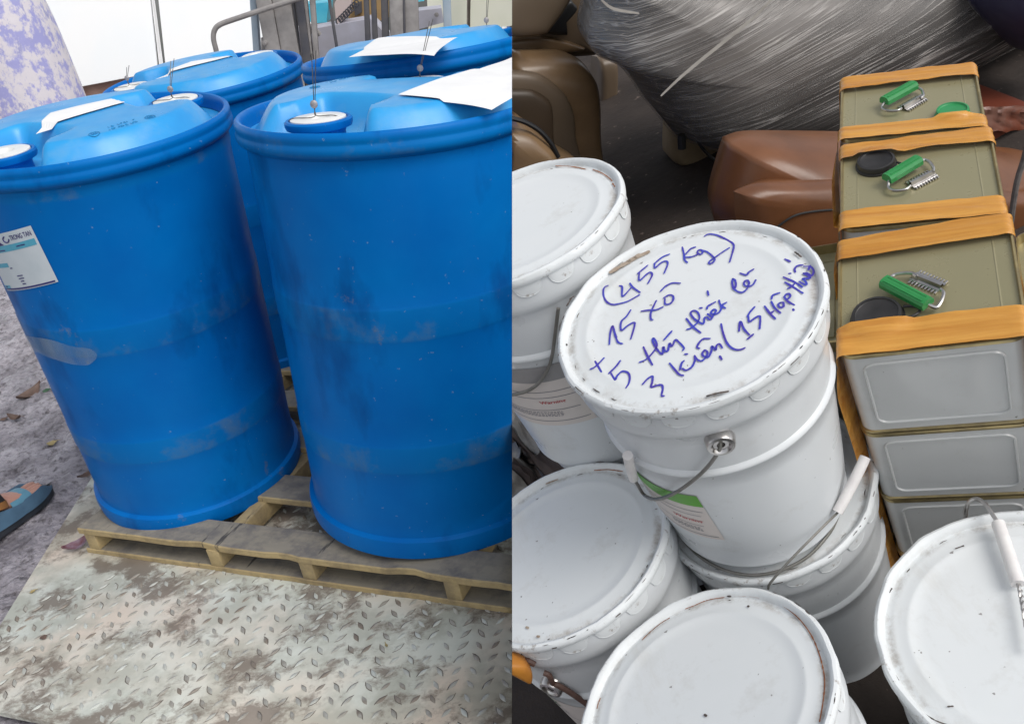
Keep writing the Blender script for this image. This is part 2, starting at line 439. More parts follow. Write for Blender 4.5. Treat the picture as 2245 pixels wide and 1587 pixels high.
for k, (s, q, w) in enumerate([(.70, .26, .12), (.36, .285, .12), (.06, .53, .10), (.42, .60, .03), (.48, .75, .09), (.49, .80, .08), (.50, .85, .05), (.51, .90, .05), (.06, .925, .06), (.05, .46, .05)]):
    b.ribbon([lf(s, q, .0009), lf(s+w*.5, q-.003, .0009), lf(s+w, q, .0009)], .0022, lf(s, q, 1)-lf(s, q, 0))
part('printed_letters', b, NAVY, lab)
# the loose end of a clear tape below the middle hoop
cl = [az(50, 735), az(70, 736), az(110, 742), az(160, 757), az(200, 763), az(214, 775)]; cb = [az(66, 775), az(84, 770), az(120, 785), az(165, 797), az(195, 798), az(213, 784)]
P = []
for (a0, z0), (a1, z1) in [((p.x, p.y), (q.x, q.y)) for p, q in zip(smooth([(c[0], c[1], 0) for c in cl], 5), smooth([(c[0], c[1], 0) for c in cb], 5))]:
    P.append([Vector((wall_r(z0+(z1-z0)*k/4, .004)*math.cos(a0+(a1-a0)*k/4), wall_r(z0+(z1-z0)*k/4, .004)*math.sin(a0+(a1-a0)*k/4), z0+(z1-z0)*k/4)) for k in range(5)])
b = MB(); b.grid(P); part('clear_tape', b, CLEAR, dB)

# ---- pallet
def wood(name, c1, c2, dirt):
    m = Mat(name); g = m.noise(30, 6, .6, m.mapped((.06, 1, 1), loc=(2, 0, 0)), 1.0)
    c = m.mix(m.ramp(g, [(.3, 0.), (.7, 1.)]), c1, c2)
    d = m.ramp(m.noise(13, 9, .7), [(.44, 0.), (.62, 1.)]); c = m.mix(m.math('MULTIPLY', d, .8), c, dirt)
    k = m.ramp(m.noise(9, 5, .6, m.mapped((3.2, .5, 1), loc=(5, 1, 0))), [(.64, 0.), (.68, 1.)]); c = m.mix(m.math('MULTIPLY', k, .8), c, (.025, .024, .028))
    m.col(c).rough(.75).bump(g, .4, .002); return m.m
DECKW = wood('weathered_deck_wood', (.33, .29, .22), (.24, .22, .18), (.14, .13, .125))
RAW = wood('raw_pallet_wood', (.48, .37, .19), (.40, .30, .15), (.22, .17, .10))
e1 = Vector((.896, -.444, 0)).normalized(); ang = math.atan2(e1.y, e1.x)
MP = Matrix.Translation((-1.137, 1.951, 0)) @ Matrix.Rotation(ang, 4, 'Z')
pal = thing('L', 'pallet', 'low weathered wooden pallet under the blue drums', 'pallet', MP)
LEN = 1.46
def board(g0, g1, z0, z1, name, mat, jag=0):
    b = MB(25); n = 46; P = []
    ring = lambda x, k: [(x, g0+k, z0), (x, g0+k, z1-.002), (x, g0+.003+k, z1), (x, g1-.003, z1), (x, g1, z1-.002), (x, g1, z0)]
    for i in range(n+1):
        x = LEN*i/n; k = jag*(max(0, nz((x*9, g0, 2)))*.018+abs(nz((x*30, g0, 5)))*.003); P.append(ring(x, k))
    b.grid(P, cv=True); b.mi = [1 if f % 6 in (0, 1) else 0 for f in range(len(b.f))]
    for i in (0, n): b.m = 1; b.add(P[i], [list(range(6))])
    part(name, b, [mat, RAW], pal)
for i, (g0, g1) in enumerate([(0, .092), (.192, .294), (.412, .507), (.615, .714), (.83, .93), (1.05, 1.15), (1.27, 1.37)]):
    board(g0, g1, DECK-.015, DECK, 'deck_board', DECKW, 1 if i == 0 else .3)
for g0, g1 in [(0, .09), (.64, .73), (1.28, 1.37)]: board(g0, g1, 0.0005, .013, 'bottom_board', DECKW, .3)
for x in (.012, .40, .66, 1.02, 1.38):
    b = MB(25); b.box((x+.018, .685, (.0135+DECK-.0155)/2), .036, 1.366, DECK-.0155-.0135, bev=.002); part('stringer', b, RAW, pal)

# ---- checker plate
def plate_mat():
    m = Mat('painted_checker_plate')
    c = m.mix(m.ramp(m.noise(3.2, 4, .5), [(.42, 0.), (.60, 1.)]), (.58, .605, .55), (.63, .54, .45))
    c = m.mix(m.math('MULTIPLY', m.ramp(m.noise(7, 6, .62, m.mapped(loc=(1, 4, 0))), [(.44, 0.), (.56, 1.)]), .6), c, (.33, .34, .285))
    mud = m.ramp(m.noise(4.5, 12, .72, m.mapped((1, 1.2, 1), loc=(3, .3, 0)), .1), [(.50, 0.), (.57, 1.)])
    c = m.mix(m.math('MULTIPLY', mud, .82), c, (.15, .115, .09))
    sp = m.ramp(m.noise(55, 3, .6), [(.70, 0.), (.75, 1.)]); c = m.mix(m.math('MULTIPLY', sp, .7), c, (.07, .05, .04))
    m.col(c); m.rough(m.ramp(m.noise(6, 5), [(.35, .38), (.65, .75)])); m.bump(m.noise(25, 5), .25, .003); return m.m
PLATE = plate_mat()
def lug_mat():
    m = Mat('worn_plate_lugs')
    c = m.mix(m.ramp(m.noise(9, 5, .6), [(.40, 0.), (.62, 1.)]), (.55, .57, .52), (.24, .20, .16))
    m.col(c).rough(.5); return m.m
LUGS = lug_mat()
def rim_dirt(): return simple('lug_rim_dirt', (.10, .083, .07), (.20, .17, .145), 25, .8)
LUGDIRT = rim_dirt()
pt = thing('L', 'checker_plate', 'pale steel checker plate with muddy stains under the pallet', 'steel plate', Matrix.Identity(4))
b = MB(20)
PL = [(-1.262, 1.487), (-1.262, 4.2), (.9, 4.2), (.9, .52)]
top = [(x, y, 0) for x, y in PL]; bot = [(x, y, -.012) for x, y in PL]
b.add(top+bot, [(0, 1, 2, 3), (4, 7, 6, 5), (0, 4, 5, 1), (1, 5, 6, 2), (2, 6, 7, 3), (3, 7, 4, 0)]); part('plate', b, PLATE, pt)
b = MB(80); bd = MB(80); n = 0
ca, sa = math.cos(ang), math.sin(ang)
for i in range(-100, 100):
    for j in range(-100, 120):
        x = i*.0232; y = j*.0232
        if (i+j) % 2: continue
        X = -.55+x*math.cos(.57)-y*math.sin(.57); Y = 1.75+x*math.sin(.57)+y*math.cos(.57)
        if X < -1.245 or X > .02 or Y < 1.42-(X+1.262)*.51+.09 or Y > 2.75: continue
        wear = nz((X*2.2, Y*2.2, 3))
        if wear < .05-(X+1.0)*.55: continue
        a = (math.radians(40) if ((i-j)//2) % 2 else math.radians(-65))+random.uniform(-.08, .08); L = .0130; W = .0046; h = .0018+.0006*wear
        rim = []; 
        for k in range(12):
            q = 2*PI*k/12; s = math.cos(q); w = (1-abs(s)**1.6)*(1 if math.sin(q) >= 0 else -1)
            rim.append((s*L, w*W))
        T = lambda p, z, m=1: Vector((X+m*(p[0]*math.cos(a)-p[1]*math.sin(a)), Y+m*(p[0]*math.sin(a)+p[1]*math.cos(a)), z))
        lo = [T(p, .0002) for p in rim]; mi = [T(p, h, .78) for p in rim]
        vs = lo+mi; b.add(vs, [(k, (k+1) % 12, 12+(k+1) % 12, 12+k) for k in range(12)]+[[12+k for k in range(12)]]); n += 1
        if random.random() < .45+.5*nz((X*3, Y*3, 8))+.35*(X+.55):
            k0 = random.choice((0, 6)); q = 1.22
            o_ = [T(rim[(k0+k) % 12], .0006, 1.0) for k in range(7)]; i_ = [T(rim[(k0+k) % 12], .0006, 1.22+.1*random.random()) for k in range(7)]
            bd.grid([o_, i_])
part('raised_lugs', b, LUGS, pt); tag(part('dirt_in_the_pattern', bd, LUGDIRT, pt), kind='stuff')

# ---- wet mud of the yard
def mud_mat():
    m = Mat('wet_mud'); c = m.mix(m.ramp(m.noise(6, 6, .6), [(.35, 0.), (.65, 1.)]), (.25, .23, .255), (.56, .525, .57))
    c = m.mix(m.ramp(m.noise(40, 5, .7), [(.50, 0.), (.66, .85)]), c, (.09, .078, .082))
    m.col(c); m.rough(m.ramp(m.noise(5, 5, .6), [(.50, .06), (.62, .55)])); m.bump(m.math('ADD', m.noise(60, 6, .7), m.math('MULTIPLY', m.voro(45), .6)), 1.0, .014); return m.m
MUD = mud_mat()
b = MB(180); P = []
def mud_z(x, y):
    z = -.016+.020*nz((x*2.2, y*2.2, .3))+.012*nz((x*9, y*9, 1.7))+.014*nz((x*24, y*24, 4))+.012*abs(nz((x*46, y*46, 9)))
    if x > -1.30: z = min(z, -.016)
    return min(z, -.006) if x > -1.33 else z
xs = [-3.2+i*.011 for i in range(178)]; ys = [1.2+j*.012 for j in range(150)]+[3.0+j*.022 for j in range(110)]
for x in xs: P.append([(x, y, mud_z(x, y)) for y in ys])
b.grid(P); 
single('L', 'mud_ground', b, MUD, Matrix.Identity(4), kind='structure')
b = MB(180)
P = [[(x, y, -.030-.02*abs(nz((x, y, 0)))) for y in [0.2+.35*j for j in range(34)]] for x in [-9+.35*i for i in range(34)]]
b.grid(P); single('L', 'yard_ground', b, MUD, Matrix.Identity(4), kind='structure')

# ---- leaves and clods
LEAFB = simple('dead_leaf', (.10, .065, .05), (.17, .11, .085), 40, .6)
LEAFP = simple('purple_leaf', (.16, .05, .06), (.30, .24, .30), 35, .5)
LEAFG = simple('green_leaf', (.03, .09, .04), (.05, .12, .06), 40, .5)
LEAFY = simple('yellow_leaf', (.42, .33, .16), (.30, .24, .10), 40, .6)
def leaf(u, v, L, W, yaw, mat, label, z=0.004, curl=.5):
    p = at('L', u, v, z=z)
    if p.x < -1.27: p.z = mud_z(p.x, p.y)+.004
    b = MB(80); P = []
    for i in range(13):
        s = i/12; w = W*math.sin(PI*min(1, s*1.02))**.8*(1-.3*s)
        P.append([(L*(s-.5), w*q, curl*L*.5*((s-.5)**2*2+q*q*.8)+.002*nz((s*5, q*5, u))) for q in (-.5, -.25, 0, .25, .5)])
    b.grid(P); b.tube([(L*(.5+.12*k), 0, curl*L*.25) for k in range(3)], .0009, 5)
    single('L', 'fallen_leaf', b, mat, Matrix.Translation(p) @ Matrix.Rotation(yaw, 4, 'Z') @ Matrix.Rotation(.15, 4, 'X'), label, 'leaf', 'leaves on the ground')
leaf(172, 1196, .075, .042, .7, LEAFP, 'curled purple leaf on the plate beside the pallet corner', .006, .9)
leaf(64, 862, .12, .07, 1.2, LEAFB, 'clump of brown rotten leaf in the mud beside the drum with the sticker', curl=.8)
leaf(36, 918, .07, .03, -.5, LEAFB, 'narrow brown leaf in the mud between the clump and the sandal', curl=.9)
leaf(8, 918, .03, .022, .4, LEAFB, 'small dark leaf at the far left edge of the mud')
leaf(102, 856, .03, .03, .2, LEAFG, 'small green leaf in the mud against the drum with the sticker', curl=.3)
leaf(110, 960, .035, .03, .3, LEAFY, 'small yellow leaf in the mud near the drum with the sticker')
leaf(188, 1032, .06, .03, .8, LEAFB, 'dark brown leaf between the drum with the sticker and the plate edge', curl=.8)
leaf(45, 1070, .03, .028, .0, LEAFB, 'dark brown leaf just beyond the blue sandal')
leaf(97, 1396, .018, .016, .5, LEAFB, 'small dark crumb of leaf alone on the pale plate', .003, .4)
leaf(72, 1296, .016, .012, .5, LEAFY, 'small olive yellow leaf bit on the plate near its muddy edge', .003, .4)
leaf(847, 1414, .013, .007, 1.9, LEAFY, 'tiny bright yellow leaf on the dark stain of the plate', .003, .3)
# ---- a person stepping into the picture: one leg in dark trousers, bare foot in a blue sandal
SKIN = simple('skin', (.46, .24, .18), (.54, .30, .23), 30, .5)
SANDAL = simple('blue_sandal', (.06, .12, .19), (.085, .17, .26), 20, .5)
STRAP = simple('light_blue_strap', (.10, .26, .36), (.13, .30, .40), 20, .5)
SOLE = simple('dark_sole', (.015, .022, .03), (.03, .035, .045), 20, .6)
CLOTH = simple('dark_trousers', (.022, .018, .02), (.035, .03, .03), 60, .9)
HEM = simple('orange_hem', (.38, .17, .05), (.30, .13, .04), 60, .8)
tip = at('L', 116, 1078, z=.0); heel_d = (at('L', -60, 1215, z=.0)-tip); ft_len = .265
fx = -heel_d.normalized(); fy = Vector((-fx.y, fx.x, 0))
MF = Matrix((fx, fy, Vector((0, 0, 1)))).transposed().to_4x4(); MF.translation = tip-fx*ft_len+Vector((0, 0, .002))
pers = thing('L', 'person', 'person in dark trousers stepping in mud with a blue open-toe sandal', 'person', MF)
def sole_w(s): return .036+.012*math.sin(PI*min(1, s*.9+.05))*1.0+(.008 if s > .5 else 0)*math.sin(PI*(s-.5)/.5)
def outline(g=0):
    pts = []
    for k in range(25):
        s = k/24; pts.append((s, 1))
    out = []
    for s, sg in pts: out.append((s*ft_len, (sole_w(s)*math.sin(PI*min(1, max(0.0, s*1.0)))**.32+g)))
    return out
ol = outline()
b = MB(40); P = []
for z, g in ((0, -.004), (.004, 0), (.022, .001), (.026, -.003)):
    P.append([(x, (w+g)+.006*math.sin(PI*x/ft_len), z) for x, w in ol]+[(x, -(w+g)+.006*math.sin(PI*x/ft_len), z) for x, w in ol[::-1]])
b.grid(P, cv=True); b.add(P[-1], [list(range(len(P[-1])))]); b.add(P[0], [list(range(len(P[0])))])
part('sandal_sole', b, SOLE, pers)
# upper: a low wall round the heel and sides with a strap over the instep
b = MB(60); P = []
for i in range(33):
    s = .03+.94*i/32; x = s*ft_len; w = sole_w(s)*math.sin(PI*s)**.32+.001; hgt = .030+.022*sstep(.55, .1, s) if s < .55 else .030*(1-sstep(.78, .97, s))+.004
    P.append([(x, -w, .022), (x, -w*1.02, .026+hgt*.6), (x, -w*.93, .026+hgt), (x, -w*.88, .026+hgt*.9), (x, -w*.9, .024)])
b.grid(P); b.grid([[(p[0], -p[1], p[2]) for p in r] for r in P]); part('sandal_side', b, SANDAL, pers)
b = MB(60); P = []
for i in range(9):
    s = .40+.24*i/8; row = []
    for k in range(17):
        a = PI*k/16; w = sole_w(s)-.002; row.append((s*ft_len+.012*math.sin(a), -w*math.cos(a), .030+(.052-.05*(s-.40))*math.sin(a)**.8))
    P.append(row)
b.grid(P); part('sandal_strap', b, STRAP, pers)
# foot and leg as one continuous skin
me = bpy.data.meshes.new('leg_cage'); V = []; E_ = []; Rr = []
def jn(p, r, par=None):
    V.append(p); Rr.append(r)
    if par is not None: E_.append((par, len(V)-1))
    return len(V)-1
kn = jn((-.03, .01, .52), (.058, .06)); cf = jn((.0, .005, .36), (.056, .056), kn); an = jn((.055, 0, .10), (.034, .032), cf)
hl = jn((.030, 0, .052), (.030, .028), an); mid = jn((.115, 0, .066), (.036, .028), an); ball = jn((.175, 0, .048), (.040, .019), mid)
for k, (dy, L, r) in enumerate([(.030, .062, .0115), (.012, .062, .0085), (-.003, .056, .008), (-.017, .048, .0076), (-.030, .038, .0075)]):
    a = jn((.185, dy*.8, .044), (r*1.05, r), ball); c = jn((.185+L*.55, dy*1.02, .043), (r, r), a); jn((.185+L, dy*1.08, .037), (r*.9, r*.8), c)
me.from_pydata(V, E_, []); o = bpy.data.objects.new('leg_cage', me); COL.objects.link(o)
md = o.modifiers.new('skin', 'SKIN'); sb = o.modifiers.new('sub', 'SUBSURF'); sb.levels = 2; sb.render_levels = 2
for sv, r in zip(me.skin_vertices[0].data, Rr): sv.radius = r
me.skin_vertices[0].data[0].use_root = True
dg = bpy.context.evaluated_depsgraph_get(); dg.update(); em = bpy.data.meshes.new_from_object(o.evaluated_get(dg))
b = MB(180); b.add([v.co.copy() for v in em.vertices], [list(p.vertices) for p in em.polygons]); bpy.data.objects.remove(o)
part('body', b, SKIN, pers)
b = MB(180); P = []
for i in range(15):
    z = .100+.420*i/14; cx = .068-.10*(i/14); rr_ = .050+.016*sstep(0, .6, i/14)+.004*nz((i*.9, 1, 1))
    P.append([(cx+rr_*(1+.10*nz((math.cos(2*PI*k/28)*2, math.sin(2*PI*k/28)*2, i*.5)))*math.cos(2*PI*k/28)+.002, rr_*math.sin(2*PI*k/28), z-.02*math.cos(2*PI*k/28)*(1-i/14)) for k in range(28)])
b.grid(P, cv=True); b.add(P[-1], [list(range(28))]); part('trouser_leg', b, CLOTH, pers)
b = MB(180); b.grid([[(p[0]*1.0+(p[0]-.055)*.03, p[1]*1.03, p[2]-.020+.001*q) for p in P[0]] for q in (0, 10, 21)], cv=True); part('trouser_hem', b, HEM, pers)

# ---- far background of the yard
TANKM = Mat('peeling_tank_paint')
c = TANKM.mix(TANKM.ramp(TANKM.noise(14, 8, .68, TANKM.mapped((1, 1, .75))), [(.44, 0.), (.52, 1.)]), (.34, .34, .62), (.66, .62, .66))
c = TANKM.mix(TANKM.ramp(TANKM.noise(26, 6, .7, TANKM.mapped((1, 1, .5), loc=(4, 0, 0))), [(.58, 0.), (.66, 1.)]), c, (.33, .33, .55))
TANKM.col(c).rough(.6).bump(TANKM.noise(20, 5), .4, .01)
SHEETM = Mat('white_sheet'); SHEETM.col(SHEETM.mix(SHEETM.ramp(SHEETM.noise(1.5, 3), [(.4, 0.), (.7, 1.)]), (.92, .92, .91), (.88, .91, .92))).rough(.6)
tl = SHEETM.n.new('ShaderNodeBsdfTranslucent'); tl.inputs[0].default_value = (.95, .95, .95, 1); mx = SHEETM.n.new('ShaderNodeMixShader'); mx.inputs[0].default_value = .12
SHEETM.link(SHEETM.b.outputs[0], mx.inputs[1]); SHEETM.link(tl.outputs[0], mx.inputs[2]); SHEETM.link(mx.outputs[0], SHEETM.n['Material Output'].inputs[0])
BRICK = simple('brown_brick', (.22, .12, .09), (.30, .19, .15), 6, .85, 0, .5, .01)
GREYP = simple('grey_post', (.80, .80, .80), (.86, .86, .86), 8, .6)
YT = 6.2
p = at('L', 60, 250, y=5.2)
MT = Matrix.Translation((at('L', 20, 120, y=5.6).x, 5.6, -.03))
tk = thing('L', 'storage_tank', 'tall rounded tank with peeling white and lavender paint', 'tank', MT)
rt_ = at('L', 150, 130, y=5.6).x-MT.translation.x
b = MB(50)
prof = [(0, .0), (rt_*.62, .0), (rt_*.80, .10), (rt_*.94, .24), (rt_*1.0, .42), (rt_*1.01, .65), (rt_*.985, .95), (rt_*.93, 1.25), (rt_*.80, 1.45), (rt_*.45, 1.58), (rt_*.44, 1.66), (0, 1.67)]
b.lathe([(q.x, q.y) for q in smooth([(r, z, 0) for r, z in prof], 5)], 72); part('tank_shell', b, TANKM.m, tk)
b = MB(); b.lathe([(rt_*.46, 1.60), (rt_*.50, 1.60), (rt_*.50, 1.68), (rt_*.2, 1.70), (0, 1.70)], 48); part('tank_lid', b, TANKM.m, tk)
# white sheets on a low brown wall
def quad_panel(name, us, v_bot, v_top, y, th, mat, label, cat, lean=0, group=None):
    """a sheet standing in the plane y, its lower edge following the seen foot line"""
    A = at('L', us[0], v_bot[0], y=y); B = at('L', us[1], v_bot[1], y=y); D = at('L', us[2], v_top[0], y=y+lean); C = at('L', us[3], v_top[1], y=y+lean)
    base = A.copy(); b = MB(20); n = 12
    f = lambda s, q, dy: (A*(1-s)+B*s)*(1-q)+(D*(1-s)+C*s)*q-base+Vector((0, dy+.012*math.sin(s*40)*.3, 0))
    b.grid([[f(i/n, j/n, 0) for j in range(n+1)] for i in range(n+1)]); b.grid([[f(i/n, j/n, th) for j in range(n+1)] for i in range(n+1)])
    rim = [(i/n, 0) for i in range(n+1)]+[(1, j/n) for j in range(1, n+1)]+[(1-i/n, 1) for i in range(1, n+1)]+[(0, 1-j/n) for j in range(1, n)]
    b.grid([[f(s, q, 0), f(s, q, th)] for s, q in rim], cu=True)
    return single('L', name, b, mat, Matrix.Translation(base), label, cat, group)
quad_panel('white_sheet', (60, 346, 20, 312), (213, 158), (-140, -160), 7.0, .02, SHEETM.m, 'large white sheet of the fence between the peeling tank and the grey strip', 'fence sheet', .55)  # backward lean added so the sheets catch more sun
quad_panel('white_sheet', (364, 700, 330, 640), (154, 105), (-160, -190), 7.0, .02, SHEETM.m, 'large white sheet of the fence behind the bent bar, right of the grey strip', 'fence sheet', .55)
quad_panel('fence_strip', (351, 359, 314, 318), (160, 156), (-150, -155), 6.988, .006, GREYP, 'narrow grey strip joining the two white fence sheets', 'fence post', .55)
quad_panel('low_wall', (60, 420, 66, 424), (300, 235), (212, 146), 7.02, .12, BRICK, 'low brown wall under the white fence sheet beside the tank', 'wall', .02)
CREAM = simple('cream_wall', (.80, .82, .66), (.86, .86, .74), 2, .7)
quad_panel('cream_wall', (940, 1160, 930, 1150), (90, 50), (-160, -190), 7.3, .1, CREAM, 'pale cream wall far behind the forklift', 'wall')
BROWNP = simple('brown_post', (.22, .19, .16), (.30, .27, .23), 12, .7)
quad_panel('fence_post', (1024, 1031, 1026, 1034), (60, 59), (-160, -160), 7.1, .08, BROWNP, 'thin brown post in front of the cream wall', 'fence post')

# forklift, standing behind the rear drums
STEEL = simple('worn_mast_steel', (.34, .32, .31), (.24, .225, .22), 14, .55, .1, .3, .004)
DARKST = simple('dark_steel', (.07, .07, .085), (.10, .095, .10), 16, .5, .2)
BLUEST = simple('blue_grey_steel', (.30, .38, .46), (.36, .42, .48), 10, .5)
GREYBODY = simple('grey_lilac_paint', (.48, .48, .56), (.40, .39, .44), 8, .5, 0, .2, .003)
PINK = simple('pale_pink_panel', (.62, .50, .47), (.55, .47, .45), 6, .6)
AMBER = simple('amber_panel', (.42, .27, .10), (.30, .19, .09), 9, .6)
CYANSEAT = simple('cyan_cover', (.05, .42, .60), (.12, .55, .68), 5, .5)
YF = 5.0
FO = Vector((at('L', 740, 60, y=YF).x, YF, -.03))
fk = thing('L', 'forklift', 'grey weathered forklift mast and load guard standing behind the rear drums', 'forklift', Matrix.Translation(FO))
def fpt(u, v, dy=0): return at('L', u, v, y=YF+dy)-FO
def member(u0, v0, u1, v1, wpx, depth, mat, name, dy=0, ext=.9, label=None):
    """a straight upright through two seen points, carried on down to the ground and up"""
    a = fpt(u0, v0, dy); c = fpt(u1, v1, dy); d = (c-a); a2 = a-d*(.45); t = min(4, max(0, (.0-c.z)/d.z*1.0)) if d.z else 0
    c2 = c+d*t; w = wpx*(YF+dy+.6)/F*1.05
    b = MB(25); b.bar(a2, c2, w, depth, (0, 1, 0), .004); return part(name, b, mat, fk, label)
member(581, 0, 602, 112, 26, .10, STEEL, 'mast_rail'); member(620, 0, 640, 112, 30, .12, STEEL, 'mast_rail', .02)
member(604, 0, 620, 112, 6, .05, DARKST, 'groove_shade', .0); member(642, 10, 653, 112, 9, .05, DARKST, 'groove_shade', .01)  # solid dark bars painted as the shade in the mast grooves
member(657, 0, 672, 112, 14, .05, DARKST, 'lift_cylinder', -.02); member(668, 0, 680, 112, 9, .05, STEEL, 'lift_chain', .0); member(685, 0, 693, 112, 9, .04, STEEL, 'guard_bar', -.01)
member(722, 0, 737, 96, 5, .02, DARKST, 'hose', -.02); member(803, 0, 806, 74, 9, .04, DARKST, 'guard_bar', -.01); member(819, 0, 822, 70, 9, .04, DARKST, 'guard_bar', -.01); member(843, 0, 845, 68, 12, .05, DARKST, 'guard_bar', -.01)
member(870, 0, 872, 62, 24, .10, STEEL, 'mast_rail'); member(899, 0, 901, 58, 28, .12, STEEL, 'mast_rail', .02); member(886, 0, 887, 60, 4, .05, DARKST, 'groove_shade', -.03)
member(556, -10, 564, 112, 11, .06, BLUEST, 'canopy_post', .05); member(979, -5, 981, 45, 14, .06, BLUEST, 'canopy_post', .05)
b = MB(30); b.tube(smooth([fpt(479, 140, -.1), fpt(474, 112, -.1), fpt(468, 85, -.1), fpt(471, 66, -.1), fpt(484, 54, -.1), fpt(520, 41, -.1), fpt(580, 21, -.1), fpt(640, 2, -.1), fpt(700, -16, -.1)], 6), .013, 10); part('bent_guard_bar', b, STEEL, fk)
def plate4(pts, dy, th, mat, name, par=None):
    P = [fpt(u, v, dy) for u, v in pts]; Q = [p+Vector((0, th, 0)) for p in P]; n = len(P); b = MB(20)
    b.add(P+Q, [list(range(n)), list(range(2*n-1, n-1, -1))]+[(k, (k+1) % n, n+(k+1) % n, n+k) for k in range(n)]); return part(name, b, mat, par or fk)
cr = plate4([(640, 72), (812, 42), (850, 80), (860, 140), (650, 140)], .25, .3, GREYBODY, 'cross_beam')
plate4([(886, 28), (968, 19), (973, 50), (900, 70)], .2, .25, GREYBODY, 'cross_beam')
plate4([(572, 84), (590, 82), (592, 112), (573, 114)], -.03, .06, STEEL, 'bolt_plate')
plate4([(733, 10), (742, -10), (772, -10), (765, 30), (748, 52), (738, 56)], .35, .15, PINK, 'side_panel')
plate4([(762, -10), (850, -10), (850, 44), (765, 52)], .75, .2, AMBER, 'seat_base')
plate4([(650, 12), (720, 6), (716, 50), (690, 52), (655, 40)], .9, .3, CYANSEAT, 'seat_cover')
plate4([(776, 10), (792, 4), (793, 28), (778, 36)], .70, .05, DARKST, 'control_box')
plate4([(914, -12), (930, -12), (930, 3), (916, 5)], .5, .1, CYANSEAT, 'blue_cap')
for u, v in ((581, 94), (957, 33)):
    b = MB(); b.lathe([(0, 0), (.012, 0), (.012, .012), (0, .014)], 12); 
    c_ = fpt(u, v, -.05 if u < 700 else .18); b.v = [Vector((q.x, -q.z, q.y))+c_ for q in b.v]; part('bolt', b, STEEL, fk)
b = MB(); b.tube(smooth([fpt(640, 30, .1), fpt(655, 42, .1), fpt(680, 58, .1), fpt(695, 70, .1), fpt(702, 78, .1)]), .012, 8); b.tube(smooth([fpt(640, 46, .1), fpt(660, 55, .1), fpt(690, 74, .1)]), .010, 8); part('hydraulic_hose', b, STEEL, fk)
b = MB()
for k in range(9):
    q = fpt(782-k*5, 8+k*5, .3); b.tube([q+Vector((.012*math.cos(a), .006*(k % 2), .016*math.sin(a))) for a in [2*PI*j/12 for j in range(12)]], .004, 6, True)
part('chain', b, DARKST, fk)
# ================================================================== RIGHT: the store with white pails, tins and wrapped goods
def enamel(name, c1, c2, rough, groove=False):
    m = Mat(name); c = m.mix(m.ramp(m.noise(5, 4), [(.3, 0.), (.7, 1.)]), c1, c2)
    gr = m.ramp(m.noise(16, 7, .7), [(.58, 0.), (.74, 1.)]); c = m.mix(m.math('MULTIPLY', gr, .24), c, (.36, .33, .28))
    sp = m.ramp(m.noise(130, 2, .5), [(.745, 0.), (.77, 1.)]); c = m.mix(m.math('MULTIPLY', sp, .7), c, (.12, .10, .09))
    if groove:      # dirt that gathers in the groove inside the rim, and dry smears across the lid
        r_ = m.n.new('ShaderNodeVectorMath'); r_.operation = 'LENGTH'; x_ = m.n.new('ShaderNodeVectorMath'); x_.operation = 'MULTIPLY'; x_.inputs[1].default_value = (1, 1, 0)
        m.link(m.obj, x_.inputs[0]); m.link(x_.outputs[0], r_.inputs[0]); r_ = r_.outputs['Value']
        gd = m.math('MULTIPLY', m.band(r_, .1315, .1405, .004), m.ramp(m.noise(22, 8, .75), [(.46, 0.), (.66, .75)])); c = m.mix(gd, c, (.27, .22, .17))
        ed = m.math('MULTIPLY', m.band(r_, .1455, .1535, .0015), m.ramp(m.noise(60, 6, .7), [(.58, 0.), (.68, .7)])); c = m.mix(ed, c, (.22, .17, .13))
        sm = m.ramp(m.noise(9, 9, .75, m.mapped((1, .35, 1), (0, 0, .6), (2, 1, 0))), [(.56, 0.), (.74, .35)]); c = m.mix(sm, c, (.47, .44, .38))
    m.col(c); m.rough(m.ramp(m.noise(10, 4), [(.3, rough), (.7, rough+.14)])); m.bump(m.noise(9, 3), .12, .002); return m.m
LIDW = enamel('white_lid_enamel', (.73, .75, .755), (.68, .71, .72), .46, True)
BODYW = enamel('white_pail_enamel', (.68, .70, .71), (.635, .66, .68), .25)
STEELW = simple('bright_steel', (.62, .60, .58), (.46, .44, .43), 60, .28, 1)
WIREG = simple('grey_wire', (.20, .195, .175), (.27, .26, .24), 50, .45, .6)
GRIPW = simple('white_grip', (.78, .76, .74), (.70, .67, .66), 40, .45)
RUST = simple('rust', (.36, .13, .045), (.20, .075, .035), 90, .85)
CHIP = simple('chipped_paint', (.035, .03, .03), (.12, .09, .075), 120, .7)
GRIME = simple('brown_grime', (.30, .22, .16), (.42, .35, .28), 90, .8)
PEN = simple('blue_marker', (.065, .04, .36), (.05, .065, .48), 60, .4)
LABW = simple('cream_label', (.66, .60, .56), (.62, .57, .54), 25, .5)
LABGREEN = simple('green_label_band', (.10, .36, .03), (.12, .34, .06), 25, .45)
LABGREY = simple('grey_label_band', (.26, .25, .25), (.30, .29, .29), 25, .5)
REDINK = simple('red_ink', (.45, .06, .07), None, 20, .5)
DARKINK = simple('dark_ink', (.05, .045, .05), None, 20, .5)
GREENINK = simple('green_ink', (.05, .12, .07), None, 20, .5)
RUSTWIRE = simple('rust_brown_wire', (.085, .045, .035), (.13, .075, .06), 60, .6)
PH, PR, PB = .3651, .152, .116
def pr(z): return PB+(.1395-PB)*(max(z, 0)/.312)**.85
